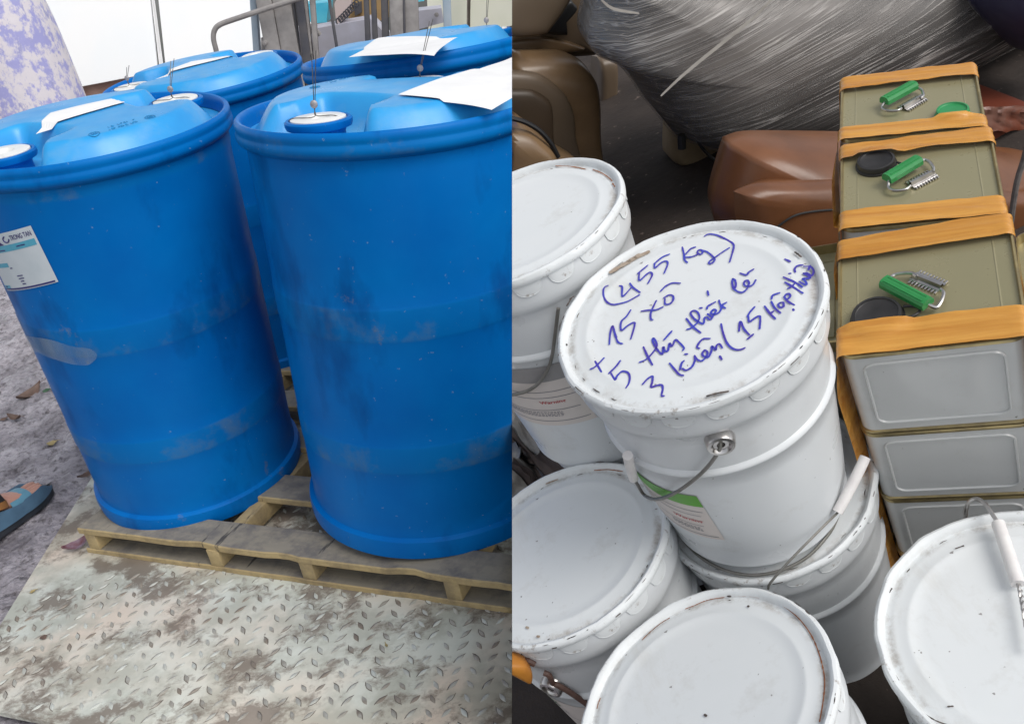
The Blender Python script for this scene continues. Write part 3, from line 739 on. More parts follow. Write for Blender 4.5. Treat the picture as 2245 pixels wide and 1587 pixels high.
FIT = {1: (.1966, .8046, 2*PH-.031, -.040, -.055), 2: (.2306, .8618, PH-.0448, -.087, -.0296), 3: (-.0548, .8407, PH+.0523, -.0919, .0958), 4: (.0177, .5771, PH+.023, -.1371, .1989),
       5: (.3531, .495, PH-.0055, -.0149, -.0369), 6: (.0904, 1.0989, 2*PH+.0091, -.0094, .0137), 7: (.1343, 1.1353, PH-.0022, -.0428, .0534)}
PM = {}
for k, (x, y, z, tx, ty) in FIT.items():
    m_ = frame((0, 0, 0), tx, ty); s_ = {2: .97, 3: 1.03, 4: .965}.get(k, 1)      # the pails are not all quite the same size
    c_ = Vector((0, 0, H_R))+(Vector((x, y, z))-Vector((0, 0, H_R)))*s_
    hz = .925 if k == 1 else 1
    PM[k] = frame(c_-m_.to_3x3() @ Vector((0, 0, PH*s_*hz)), tx, ty) @ Matrix.Diagonal((s_, s_, s_*hz, 1))
def bead(z, h, d): return [(pr(z)+d*math.sin(PI*q/8), z-h/2+h*q/8) for q in range(9)]
def pail_body_mesh():
    b = MB(45); prof = [(0, .007), (PB-.006, .007), (PB-.004, .001), (PB-.001, 0), (PB+.0015, .002), (PB+.0015, .006), (PB+.0003, .009)]
    def run(z0, z1, n): return [(pr(z0+(z1-z0)*q/n), z0+(z1-z0)*q/n) for q in range(1, n)]
    prof += run(.012, .222, 8)+bead(.232, .013, .0045)+run(.2395, .300, 4)
    prof += [(pr(.303), .303), (.1415, .307), (.1445, .312), (.1462, .318), (.1466, .325), (.1466, .340), (.1464, .352), (.143, .352)]
    return b.lathe(prof, 96)
def pail_lid_mesh(dents):
    b = MB(40); N = 128
    prof = [(0, PH-.0068), (.05, PH-.0068), (.100, PH-.0068), (.112, PH-.0067), (.115, PH-.0056), (.119, PH-.0056), (.122, PH-.0067), (.130, PH-.0069), (.1345, PH-.0075), (.138, PH-.0090), (.1405, PH-.0085), (.1425, PH-.004), (.1445, PH-.001), (.1475, PH), (.1505, PH-.0015), (.152, PH-.005), (.1518, PH-.009), (.1505, PH-.012), (.1490, PH-.0125)]
    P = []
    for k in range(N):
        a = 2*PI*k/N; row = []
        for r, z in prof:
            j = sstep(.136, .15, r)*dents
            dr = j*(.0016*nz((math.cos(a)*4, math.sin(a)*4, dents*9))+.0007*nz((math.cos(a)*12, math.sin(a)*12, dents*5)))
            dz = j*.0010*nz((math.cos(a)*5, math.sin(a)*5, 3+dents))+.0006*nz((r*math.cos(a)*14, r*math.sin(a)*14, dents))
            row.append(((r+dr)*math.cos(a), (r+dr)*math.sin(a), z+dz))
        P.append(row)
    b.grid(P, cu=True)
    n = 20     # the folded tabs all round, part of the lid's pressing
    for k in range(n):
        a0 = 2*PI*(k+.3)/n; hw = .128; P = []; edge = []
        for i in range(13):
            s = -1+2*i/12; drop = .0195*(1-abs(s)**2.6)**.5; a = a0+hw*s; row = []
            for q in range(5):
                z = PH-.0115-drop*q/4; r = .1482-.0006*(q/4)+.0004*nz((a*9, q, k)); row.append((r*math.cos(a), r*math.sin(a), z))
            P.append(row); edge.append(((.1474)*math.cos(a), .1474*math.sin(a), PH-.0115-drop))
        b.grid(P); b.tube(edge, .0006, 5)
    return b
def ear(t, M, u, v, zfix=None, mat=None):
    p = on_cone('R', M, u, v, pr(0), pr(.312), .312); a = math.atan2(p.y, p.x); z = zfix or p.z
    b = MB(40); b.lathe([(0, -.004), (.0162, -.004), (.0162, .0010), (.0158, .0022), (.0154, .0085), (.0142, .0110), (.0110, .0116), (.0095, .0105), (.0080, .0085), (.0045, .0085), (.004, .004), (0, .004)], 28)
    R3 = Matrix((Vector((-math.sin(a), math.cos(a), 0)), Vector((0, 0, 1)), Vector((math.cos(a), math.sin(a), 0)))).transposed()
    c = Vector((pr(z)*math.cos(a), pr(z)*math.sin(a), z)); b.v = [R3 @ q+c for q in b.v]
    part('handle_ear', b, mat or STEELW, t); return a, z
def wire_on(M, pts, off=.006):
    out = []
    for u, v in pts: out.append(on_cone('R', M, u, v, pr(0)+off, pr(.312)+off, .312))
    return out
def chips(t, seed, n=26, arc=(0, 2*PI)):
    rnd = random.Random(seed); b = MB(80)
    for k in range(n):
        a = rnd.uniform(*arc); L = rnd.choice((.004, .006, .010, .016))*rnd.uniform(.5, 1)/.15; w = rnd.uniform(.0005, .0013)
        kind = rnd.random(); pts = []
        for i in range(5):
            q = a+L*i/4; 
            if kind < .5: r, z = .1502+.0004*nz((q*30, seed, 0)), PH-.0009
            elif kind < .8: r, z = .1365+.0012*nz((q*30, seed, 0)), PH-.0077
            else: r, z = .1522, PH-.006
            pts.append(Vector((r*math.cos(q), r*math.sin(q), z)))
        if kind < .8: b.ribbon(pts, [w*.4, w, w*1.2, w, w*.4])
        else: b.grid([[p, p+Vector((0, 0, -w*1.6))] for p in pts])
    part('chipped_paint', b, CHIP, t)
def lid_strokes(t, M, lines, w, mat, name, zl=PH-.0056, wob=0):
    b = MB(80)
    for L in lines:
        P = [on_plane('R', M, p.x, p.y, zl) for p in smooth([(u, v, 0) for u, v in L], 6)]
        b.ribbon(P, [max(.0002, w*(1+wob*nz((i*.9, L[0][0], 1)))) for i in range(len(P))])
    return part(name, b, mat, t)
LIDM = {}
def pail(k, label, dents, chips_n=26):
    t = thing('R', 'metal_pail', label, 'pail', PM[k], 'white lidded metal pails')
    part('pail_body', pail_body_mesh(), BODYW, t); part('pail_lid', pail_lid_mesh(dents), LIDW, t); chips(t, k, chips_n); return t
p1 = pail(1, 'white pail with blue handwriting on its lid, standing on another pail', 1.0, 46)
p2 = pail(2, 'white pail underneath the pail with blue handwriting', 1.4, 34)
p3 = pail(3, 'white pail with rust arcs on its lid and a rust brown handle', 1.2, 36)
p4 = pail(4, 'white pail with a long thin ring of rust on its plain lid', 1.3, 30)
p5 = pail(5, 'white pail with a white grip and twisted wire handle lying on its clean lid', 1.1, 22)
p6 = pail(6, 'white pail with a grey banded label, on top of another pail', .9, 18)
p7 = pail(7, 'white pail under the pail with the grey banded label', 1.5, 26)

# handwriting in blue marker, lid coordinates in tenths of a millimetre
STROKES = [[(-522,1111),(-568,1113),(-604,1063),(-644,948),(-647,827),(-608,737),(-529,689),(-437,656),(-292,659)],[(-411,995),(-397,947),(-461,787),(-324,848)],[(-296,939),(-298,837),(-270,692)],[(7,1079),(-150,1032)],[(-130,1026),(-187,897),(-79,932),(-24,935),(-28,867),(-129,769)],[(296,1066),(207,1083),(82,1047)],[(92,1052),(53,967),(160,998),(211,975),(201,912),(98,792)],[(-75,525),(1,560),(90,556),(159,481)],[(-96,391),(-26,391),(-1,334),(-40,266),(-92,250),(-128,284),(-92,368)],[(-392,376),(-326,334),(-251,271),(-169,258)],[(-182,414),(-270,327),(-329,253),(-363,171),(-351,148)],[(471,1065),(424,919),(386,826),(388,751)],[(589,942),(534,955),(444,913)],[(418,859),(471,812),(546,794)],[(546,794),(575,852),(610,846),(610,786),(571,768),(561,808)],[(625,815),(645,765),(656,681),(656,593),(637,541),(583,525),(571,559),(612,581),(661,588),(769,608),(871,618)],[(763,1042),(816,1039),(873,955),(906,842),(927,737),(936,639),(890,554),(753,387)],[(641,104),(604,48),(567,-61),(616,-17),(646,59),(641,104)],[(567,-61),(582,-139),(617,-180),(684,-161)],[(698,-148),(684,-83),(716,-36),(747,-46),(733,-105),(698,-136),(753,-151),(814,-106)],[(747,126),(782,45),(824,69),(888,74)],[(-49,-110),(-53,-276),(-30,-426)],[(-122,-273),(-71,-284),(10,-261)],[(10,-261),(67,-204),(90,-115),(71,-54),(25,-67),(14,-168),(34,-271),(59,-318),(110,-244),(134,-266),(131,-300)],[(162,-212),(172,-289)],[(131,-300),(159,-314),(212,-265),(257,-233),(242,-194),(197,-227),(217,-270),(268,-280),(321,-232),(346,-143),(359,-105)],[(403,-197),(343,-203),(350,-271)],[(193,-137),(224,-103),(315,-101)],[(141,-63),(161,-81)],[(334,126),(309,52)],[(-908,136),(-838,280),(-760,397),(-793,228),(-814,101),(-783,37)],[(-482,489),(-566,424),(-650,385),(-707,250),(-618,269),(-539,265),(-559,202),(-677,40)],[(-1145,-1),(-1150,-208)],[(-1234,-80),(-1171,-83),(-1043,-25)],[(-911,-196),(-981,-244),(-1092,-290)],[(-1069,-304),(-1072,-428),(-1034,-388),(-960,-362),(-916,-422),(-926,-501),(-968,-574),(-1022,-619)],[(-856,-693),(-778,-656),(-724,-658),(-756,-728),(-799,-792),(-746,-810),(-698,-839),(-713,-899),(-761,-973),(-745,-996)],[(-616,-182),(-641,-356),(-652,-503)],[(-749,-370),(-657,-376),(-518,-302),(-477,-234),(-470,-134),(-497,-170),(-511,-286),(-510,-390),(-492,-428),(-442,-334),(-454,-404),(-429,-426),(-365,-333),(-369,-387),(-347,-384),(-292,-328),(-278,-387),(-273,-505),(-300,-533)],[(-389,-242),(-262,-177)],[(-308,-599),(-286,-617)],[(-495,-610),(-491,-759),(-484,-829),(-458,-872)],[(-359,-682),(-395,-700),(-450,-772)],[(-423,-773),(-401,-824),(-331,-819),(-266,-756),(-238,-693)],[(-238,-693),(-239,-769),(-213,-812),(-149,-791),(-109,-739),(-120,-695),(-163,-725),(-163,-779),(-130,-808),(-68,-752),(-32,-694),(-28,-753),(-23,-769),(10,-719),(45,-717),(40,-791)],[(-149,-631),(-159,-594),(-108,-548),(-51,-530),(6,-575)],[(-36,-878),(-43,-937)],[(200,-458),(150,-599),(113,-748),(113,-849),(143,-918),(188,-946),(220,-948)],[(291,-692),(372,-568),(345,-706),(346,-815)],[(299,-857),(379,-834)],[(595,-475),(519,-513),(466,-553)],[(475,-556),(439,-640),(494,-633),(556,-631),(552,-674),(469,-806)],[(678,-543),(663,-673),(663,-790)],[(658,-680),(707,-678)],[(765,-529),(742,-640),(747,-750)],[(827,-611),(796,-618),(787,-669),(818,-686),(849,-632),(827,-611)],[(788,-495),(829,-454),(898,-471)],[(872,-790),(865,-813)],[(897,-568),(935,-543),(962,-556),(947,-604),(907,-614)],[(901,-560),(893,-650),(912,-745)],[(1025,-366),(1044,-474),(1071,-648)],[(995,-476),(1044,-474),(1090,-456)],[(1056,-282),(1099,-440),(1113,-566)],[(1139,-466),(1150,-539),(1172,-560),(1187,-500),(1189,-451),(1224,-485),(1250,-499),(1253,-437),(1237,-383),(1267,-413),(1274,-471),(1292,-476),(1334,-428),(1347,-350),(1300,-290)],[(1353,-329),(1305,-373)],[(1188,-302),(1210,-252),(1260,-229),(1304,-260)],[(1127,-274),(1141,-287)],[(1219,-33),(1239,-114)]]
b = MB(80)
for i, L in enumerate(STROKES):
    P = smooth([(x/1e4, y/1e4, PH-.0054+.00004*(i % 5)) for x, y in L], 6); N = len(P)
    b.ribbon(P, [.0026*(1+.28*nz((j*.35, i, 2)))*(.8+.2*math.sin(PI*j/max(1, N-1))) for j in range(N)])
part('handwriting', b, PEN, p1)
lid_strokes(p1, PM[1], [[(1372, 578), (1392, 566), (1420, 553)], [(1330, 592), (1345, 582)], [(1310, 612), (1318, 605)], [(1340, 596), (1370, 578), (1400, 560)]], .0065, GRIME, 'grime', PH-.0058, .9)
lid_strokes(p1, PM[1], [[(1330, 595), (1345, 586), (1360, 575), (1356, 584), (1338, 597)]], .006, STEELW, 'bare_metal', PH-.0060, .6)
lid_strokes(p1, PM[1], [[(1226, 735), (1232, 748), (1243, 756)], [(1243, 670), (1252, 655)], [(1250, 655), (1258, 650)], [(1550, 868), (1572, 862), (1596, 858)], [(1743, 553), (1750, 558), (1756, 563)], [(1793, 690), (1796, 675), (1797, 666)]], .0022, CHIP, 'bare_chip', PH-.0050, .8)
lid_strokes(p3, PM[3], [[(1303, 1031), (1330, 1029), (1350, 1031), (1366, 1033)], [(1402, 1048), (1412, 1054), (1421, 1064)], [(1445, 1096), (1452, 1112), (1455, 1132), (1452, 1160), (1448, 1180)], [(1200, 1054), (1210, 1049)]], .0017, RUST, 'rust_line', PH-.0052, .8)
lid_strokes(p3, PM[3], [[(1198, 1060), (1208, 1056), (1222, 1051)], [(1154, 1374), (1158, 1376)], [(1178, 1394), (1181, 1395)]], .003, GRIME, 'grime', PH-.0050, .8)
lid_strokes(p4, PM[4], [[(1503, 1334), (1522, 1327), (1540, 1319), (1560, 1313), (1588, 1309)], [(1610, 1306), (1640, 1306), (1665, 1310)], [(1672, 1309), (1692, 1315), (1722, 1331), (1752, 1356), (1778, 1391), (1795, 1430), (1805, 1468), (1808, 1500), (1804, 1540), (1797, 1580)], [(1408, 1402), (1424, 1386), (1448, 1366), (1468, 1354)], [(1316, 1530), (1311, 1543), (1309, 1552)]], .0013, RUST, 'rust_line', PH-.0066, .9)
lid_strokes(p4, PM[4], [[(1545, 1566), (1548, 1568)], [(1596, 1306), (1601, 1307)], [(1640, 1328), (1641, 1329)]], .0028, CHIP, 'bare_chip', PH-.0050, .3)
lid_strokes(p6, PM[6], [[(1125, 382), (1150, 375), (1166, 373)], [(1218, 364), (1250, 365), (1284, 371)], [(1300, 372), (1318, 379), (1332, 388), (1342, 397)], [(1343, 402), (1348, 410)]], .0016, RUST, 'rust_line', PH-.0062, .9)
lid_strokes(p5, PM[5], [[(2078, 1548), (2090, 1547)], [(1950, 1298), (1955, 1290)], [(1962, 1478), (1970, 1490)], [(2095, 1202), (2112, 1196)], [(2010, 1552), (2050, 1578), (2090, 1592)]], .0014, CHIP, 'bare_chip', PH-.0050, .8)

# handles
a1, z1 = ear(p1, PM[1], 1578, 962)
w = wire_on(PM[1], [(1580, 968), (1574, 992), (1545, 1030), (1505, 1064), (1468, 1086), (1436, 1094), (1411, 1086), (1395, 1066), (1386, 1043)], .009)
w[0] = on_cone('R', PM[1], 1580, 968, pr(0)+.008, pr(.312)+.008, .312)
b = MB(); b.tube(smooth(w), .0023, 8); part('handle_wire', b, WIREG, p1)
g = wire_on(PM[1], [(1389, 1048), (1384, 1032), (1380, 1016), (1376, 998)], .011); b = MB(); b.tube(smooth(g), .006, 14); part('handle_grip', b, GRIPW, p1)
# pail below: the grip leans up beside the stack, one wire comes forward to the ear, the other runs round on the lid
Li = PM[2].inverted()
fw = [Li @ at('R', u, v, y=y) for u, v, y in [(1684, 1290, .682), (1690, 1276, .680), (1730, 1230, .682), (1775, 1184, .69), (1812, 1147, .70), (1836, 1124, .71)]]
b = MB(); b.tube(smooth(fw), .0016, 8); part('handle_wire', b, WIREG, p2)
b = MB(); b.tube(smooth([on_plane('R', PM[2], u, v, PH+.001) for u, v in [(1838, 1128), (1820, 1166), (1778, 1214), (1734, 1241), (1690, 1256), (1640, 1260), (1588, 1249), (1540, 1224), (1504, 1190), (1482, 1156)]]), .0022, 8)
part('handle_wire', b, WIREG, p2)
b = MB(); b.tube([Li @ at('R', u, v, y=y) for u, v, y in [(1836, 1122, .71), (1852, 1094, .715), (1870, 1060, .722), (1888, 1022, .73), (1897, 1002, .735)]], .0068, 14); part('handle_grip', b, GRIPW, p2)
ear(p4, PM[4], 1838, 1548, .272)
Li = PM[4].inverted(); yy = (PM[4] @ Vector((PR, 0, .28))).y
b = MB(); b.tube(smooth([Li @ at('R', u, v, y=yy) for u, v in [(1845, 1550), (1860, 1548), (1871, 1556), (1873, 1575), (1872, 1600), (1868, 1640)]]), .0016, 8); part('handle_wire', b, WIREG, p4)
b = MB(); b.tube(smooth([on_plane('R', PM[5], u, v, z) for u, v, z in [(2118, 1150, PH-.05), (2117, 1124, PH-.01), (2123, 1102, PH+.008), (2139, 1093, PH+.014), (2158, 1102, PH+.015), (2176, 1128, PH+.012), (2188, 1146, PH+.010)]]), .0024, 8)
tw = [on_plane('R', PM[5], u, v, PH+.006) for u, v in [(2232, 1276), (2238, 1300), (2243, 1330), (2250, 1372), (2258, 1420)]]
for ph_ in (0, PI):
    sm_ = smooth(tw, 8); b.tube([p+Vector((.0014*math.cos(i*.9+ph_), .0014*math.sin(i*.9+ph_), .0012*math.sin(i*.9+ph_))) for i, p in enumerate(sm_)], .0015, 6)
part('handle_wire', b, STEELW, p5)
b = MB(); b.tube([on_plane('R', PM[5], u, v, z) for u, v, z in [(2188, 1146, PH+.010), (2200, 1182, PH+.009), (2216, 1230, PH+.007), (2232, 1280, PH+.006)]], .0072, 16); part('handle_grip', b, GRIPW, p5)
ear(p6, PM[6], 1228, 663, .262, STEELW)
b = MB(); b.tube(smooth(wire_on(PM[6], [(1224, 676), (1216, 740), (1210, 782), (1200, 812), (1183, 838), (1160, 855), (1135, 863), (1110, 866), (1080, 862)], .008)), .0024, 8); part('handle_wire', b, WIREG, p6)
ear(p3, PM[3], 1180, 1462, .262)
b = MB(); b.tube(smooth(wire_on(PM[3], [(1192, 1474), (1204, 1480), (1212, 1497), (1224, 1502), (1245, 1514), (1266, 1528), (1290, 1545), (1320, 1568)], .006)), .0038, 8)
b.tube(smooth(wire_on(PM[3], [(1172, 1455), (1158, 1448), (1146, 1446), (1138, 1437)], .008)), .0042, 8); part('handle_wire', b, RUSTWIRE, p3, 'rust brown handle wire')
# paper labels on the pail walls
def pail_label(t, M, tr, br, width, bands, lines, words, smudge):
    A = on_cone('R', M, *tr, pr(0)+.001, pr(.312)+.001, .312); B = on_cone('R', M, *br, pr(0)+.001, pr(.312)+.001, .312)
    aR0, aR1 = math.atan2(A.y, A.x), math.atan2(B.y, B.x); zt, zb = A.z, B.z
    def f(s, q, d=0):
        a = aR0+(aR1-aR0)*q-width*(1-s); z = zt+(zb-zt)*q; r = pr(z)+.0008+d; return Vector((r*math.cos(a), r*math.sin(a), z))
    b = MB(60); b.grid([[f(i/28, j/8) for j in range(9)] for i in range(29)]); lb = part('paper_label', b, LABW, t)
    for q0, q1, mat in bands:
        b = MB(60); b.grid([[f(i/28, q0+(q1-q0)*j/3, .0003) for j in range(4)] for i in range(29)]); part('label_band', b, mat, lb)
    b = MB(80)
    for q, s0, s1, th in lines: b.grid([[f(s0+(s1-s0)*i/20, q, .0004), f(s0+(s1-s0)*i/20, q+th, .0004)] for i in range(21)])
    for q, s0, s1 in smudge:
        for row in range(4):
            s = s0
            while s < s1:
                L = random.uniform(.008, .022); b.grid([[f(s, q+row*.026, .0004), f(s, q+row*.026+.010, .0004)], [f(min(s+L, s1), q+row*.026, .0004), f(min(s+L, s1), q+row*.026+.010, .0004)]]); s += L+.007
    part('printed_lines', b, INK, lb)
    for body, s0, s1, q0, q1, mat, bold in words:
        b = MB(80); vs_, fs_ = text_mesh(body, 1, bold); b.add([f(s0+(s1-s0)*x, q1+(q0-q1)*y, .0006) for x, y in vs_], fs_); part('printed_words', b, mat, lb)
pail_label(p1, PM[1], (1527, 1086), (1590, 1182), 2.1, [(0, .24, LABGREEN)], [(.36, .50, .98, .008), (.46, .50, .96, .008), (.70, .5, .94, .008), (.93, .5, .98, .01)],
           [('Warning', .80, .95, .56, .635, REDINK, .02)], [(.75, .76, .92), (.31, .62, .70)])
pail_label(p6, PM[6], (1238, 806), (1309, 913), 1.9, [(-.12, .15, LABGREY)], [(.33, .30, .98, .008), (.44, .30, .98, .008), (.68, .30, .96, .008), (.90, .3, .98, .008)],
           [('Warning', .74, .90, .505, .575, REDINK, .02), ('Non Exp', .30, .68, -.04, .075, DARKINK, .02), ('[Mzco]', .16, .34, .52, .66, REDINK, .02)], [(.20, .38, .56), (.72, .42, .84)])
pail_label(p3, PM[3], (1470, 1470), (1500, 1570), 1.75, [], [(.5, .2, .98, .008)], [('4%', .12, .24, .08, .24, GREENINK, .02)], [(.34, .06, .28)])
# ---- tins in taped stacks
GREYT = enamel('grey_tin_enamel', (.62, .625, .615), (.56, .57, .565), .10)
OLIVE = Mat('gold_lacquer_plate'); OLIVE.col(OLIVE.mix(OLIVE.ramp(OLIVE.noise(7, 4), [(.3, 0.), (.7, 1.)]), (.335, .30, .175), (.285, .262, .155))).rough(OLIVE.ramp(OLIVE.noise(14, 6, .7), [(.4, .26), (.7, .42)])).set(Metallic=.25); OLIVE = OLIVE.m
GOLD = simple('gold_seam', (.50, .40, .20), (.36, .29, .16), 60, .3, .8)
GREENP = simple('green_grip', (.02, .22, .055), (.03, .26, .07), 40, .38)
BLACKP = simple('black_cap', (.018, .017, .017), (.03, .028, .028), 40, .38)
GREENC = simple('green_cap', (.02, .24, .07), (.03, .27, .09), 40, .38)
TAPE = Mat('orange_tape'); g_ = TAPE.noise(40, 7, .65, TAPE.mapped((.07, 1, 1)), .5)
TAPE.col(TAPE.mix(TAPE.ramp(g_, [(.35, 0.), (.68, 1.)]), (.44, .165, .018), (.70, .36, .075))).rough(.22).bump(g_, .8, .003); TAPE = TAPE.m
S_, TH, ZT = .1889, .1478, .5996
def rrect(h, r, n=6):
    out = []
    for cx, cy, a0 in ((h-r, h-r, 0), (-h+r, h-r, PI/2), (-h+r, -h+r, PI), (h-r, -h+r, 1.5*PI)):
        for k in range(n+1): a = a0+PI/2*k/n; out.append((cx+r*math.cos(a), cy+r*math.sin(a)))
    return out
def tin_bodies():
    h = S_/2
    def loops(L, cap=(), sh=40):
        b = MB(sh); P = [[(x, y, z) for x, y in rrect(h+d, max(.003, .018+d))] for d, z in L]; b.grid(P, cv=True)
        if 0 in cap: b.add(P[0], [list(range(len(P[0])))])
        if 1 in cap: b.add(P[-1], [list(range(len(P[-1])))])
        return b
    body = loops([(-.004, .004), (-.0025, .005), (-.0025, TH-.007)], (0,))
    # pressed frame on every side, one sheet with the wall
    for k in range(4):
        Rm = Matrix.Rotation(k*PI/2, 3, 'Z'); pts = []
        for x, z in rrect(1, .2, 5): pts.append(Rm @ Vector((x*(h-.024), -(h-.0025)-.0006, TH/2+z*(TH/2-.020))))
        body.tube(pts, .0022, 6, True, sq=.8)
    rim0 = loops([(-.004, .0005), (-.0005, .0005), (.0004, .002), (.0, .0045), (-.003, .0055)]); rim1 = loops([(-.003, TH-.0075), (.0, TH-.0065), (.0004, TH-.003), (-.0003, TH-.0008), (-.0025, TH-.0004), (-.0035, TH-.002), (-.004, TH-.0055)])
    top = loops([(-.0038, TH-.0050), (-.020, TH-.0050), (-.0215, TH-.0044), (-.0225, TH-.0050)], (1,), 12)
    return body, rim0, rim1, top
TBODY, TR0, TR1, TTOP = tin_bodies()
TMESH = [m.mesh(n, mt) for m, n, mt in ((TBODY, 'tin_body', GREYT), (TR0, 'seam', GOLD), (TR1, 'seam', GOLD), (TTOP, 'top_plate', OLIVE))]
def tin(M, label, group):
    t = thing('R', 'metal_tin', label, 'tin', M, group)
    for n, me in zip(('tin_body', 'seam', 'seam', 'top_plate'), TMESH):
        o = bpy.data.objects.new(n, me); COL.objects.link(o); o.parent = t
    return t
STK = {1: (.4566, .7708, -.5853, -.0863, -.0908), 2: (.5793, .9600, -.5656, .0456, -.0929), 3: (.6906, 1.1384, -.5688, .1058, -.0664)}
TM = {k: frame((x, y, ZT), tx, ty, yaw) for k, (x, y, yaw, tx, ty) in STK.items()}
TG = 'taped stacks of square tins'
tops = {}
names = {1: 'topmost tin of the front stack, with black cap in its near corner', 2: 'grey tin with gold top and black cap in its far left corner, middle stack', 3: 'grey tin with gold top and green cap, farthest of the taped stacks'}
for k in (1, 2, 3):
    for i in range(4 if k == 1 else 1):
        lb = names[k] if i == 0 else ('', 'grey tin directly below the topmost tin of the front stack', 'grey tin, third down in the front stack, behind the pail with the wire grip', 'grey tin at the very bottom of the front stack')[i]
        t = tin(TM[k] @ Matrix.Translation((0, 0, -(i+1)*TH)), lb, TG)
        if i == 0: tops[k] = t
def toppt(k, u, v, z): p = on_plane('R', TM[k], u, v, z); return Vector((p.x, p.y, p.z+TH))
def tin_handle(k, g0, g1, wire_a, wire_b, br0, br1, side):
    """moulded green grip on a bent wire, held down by a toothed metal clip"""
    t = tops[k]; zz = .004
    A, B = toppt(k, *g0, zz), toppt(k, *g1, zz); d = (B-A).normalized(); n = Vector((-d.y, d.x, 0))
    h = thing_part('carry_handle', t)
    b = MB(30)
    prof = [(-.0085, 0), (-.0085, .006), (-.006, .0095), (-.002, .0105), (.002, .0105), (.006, .0095), (.0085, .006), (.0085, 0)]
    P = [[A+d*((B-A).length*s)+n*x+Vector((0, 0, z)) for x, z in prof] for s in (0, .02, .5, .98, 1)]
    b.grid(P, cv=True); b.add(P[0], [list(range(8))]); b.add(P[-1], [list(range(8))])
    for x in (-.0035, .0035): b.bar(A+n*x+d*.004+Vector((0, 0, .0103)), B+n*x-d*.004+Vector((0, 0, .0103)), .0018, .0012)
    part('grip', b, GREENP, h)
    b = MB(); b.tube(smooth([A+d*.006+Vector((0, 0, .004))]+[toppt(k, u, v, .003) for u, v in wire_a]), .0021, 8); part('bent_wire', b, STEELW, h)
    b = MB(); b.tube(smooth([B-d*.006+Vector((0, 0, .004))]+[toppt(k, u, v, .003) for u, v in wire_b]), .0021, 8); part('bent_wire', b, STEELW, h)
    C, D = toppt(k, *br0, -.003), toppt(k, *br1, -.003); d = (D-C).normalized(); n = Vector((-d.y, d.x, 0))*side; L = (D-C).length
    b = MB(30); b.grid([[C+d*L*i/8+n*x+Vector((0, 0, z)) for x, z in ((-.007, .0), (-.006, .0012), (-.003, .0016), (-.0015, .0062), (.0015, .0062), (.003, .0016), (.007, .0012), (.008, .0))] for i in range(9)])
    for i in range(9):
        for s in (-1, 1): b.box(C+d*L*(i+.5)/9+n*(s*.0088+.0004), .0024, .0052, .0022, Matrix((d, n, Vector((0, 0, 1)))).transposed(), .0005)
    part('toothed_clip', b, STEELW, h)
def thing_part(name, t):
    o = bpy.data.objects.new(name, None); COL.objects.link(o); o.parent = t; o.empty_display_size = .02; return o
tin_handle(1, (1940, 622), (2036, 672), [(1955, 606), (1972, 600), (1998, 599), (2010, 606)], [(2050, 674), (2062, 664), (2069, 644), (2062, 634)], (2002, 606), (2066, 632), 1)
tin_handle(2, (1944, 398), (2014, 356), [(1948, 410), (1960, 418), (1985, 416), (1996, 408)], [(2026, 351), (2038, 356), (2046, 368), (2046, 377)], (1996, 408), (2048, 381), 1)
tin_handle(3, (1938, 228), (2004, 192), [(1934, 236), (1945, 243), (1968, 243), (1976, 238)], [(2010, 193), (2021, 198), (2024, 210), (2018, 216)], (1980, 240), (2023, 215), 1)
def cap(k, u, v, r, mat, loop=None):
    c = toppt(k, u, v, -.0042); c.z = TH-.005; b = MB(35)
    b.lathe([(r*1.08, 0), (r*1.08, .0025), (r*1.0, .0030), (r, .0085), (r*.97, .0105), (r*.86, .0110), (r*.84, .0095), (r*.80, .0088), (0, .0085)], 44, c); cp = part('pouring_cap', b, mat, tops[k])
    if loop:
        q = toppt(k, *loop, -.001); dd = (q-c); dd.z = 0; dd.normalize(); n = Vector((-dd.y, dd.x, 0)); o = c+dd*r*1.02+Vector((0, 0, .006))
        b = MB(); b.tube([o+dd*.017*math.sin(a)+n*.009*math.cos(a) for a in [PI*j/12 for j in range(13)]], .0017, 6); part('pull_loop', b, mat, cp)
cap(1, 1924, 700, .0275, BLACKP, (1978, 688)); cap(2, 1921, 363, .0245, BLACKP, (1962, 368)); cap(3, 2088, 253, .0215, GREENC)
CAPS = {k: (toppt(k, u, v, -.0042), r) for k, u, v, r in ((1, 1924, 700, .0275), (2, 1921, 363, .0245), (3, 2088, 253, .0215))}
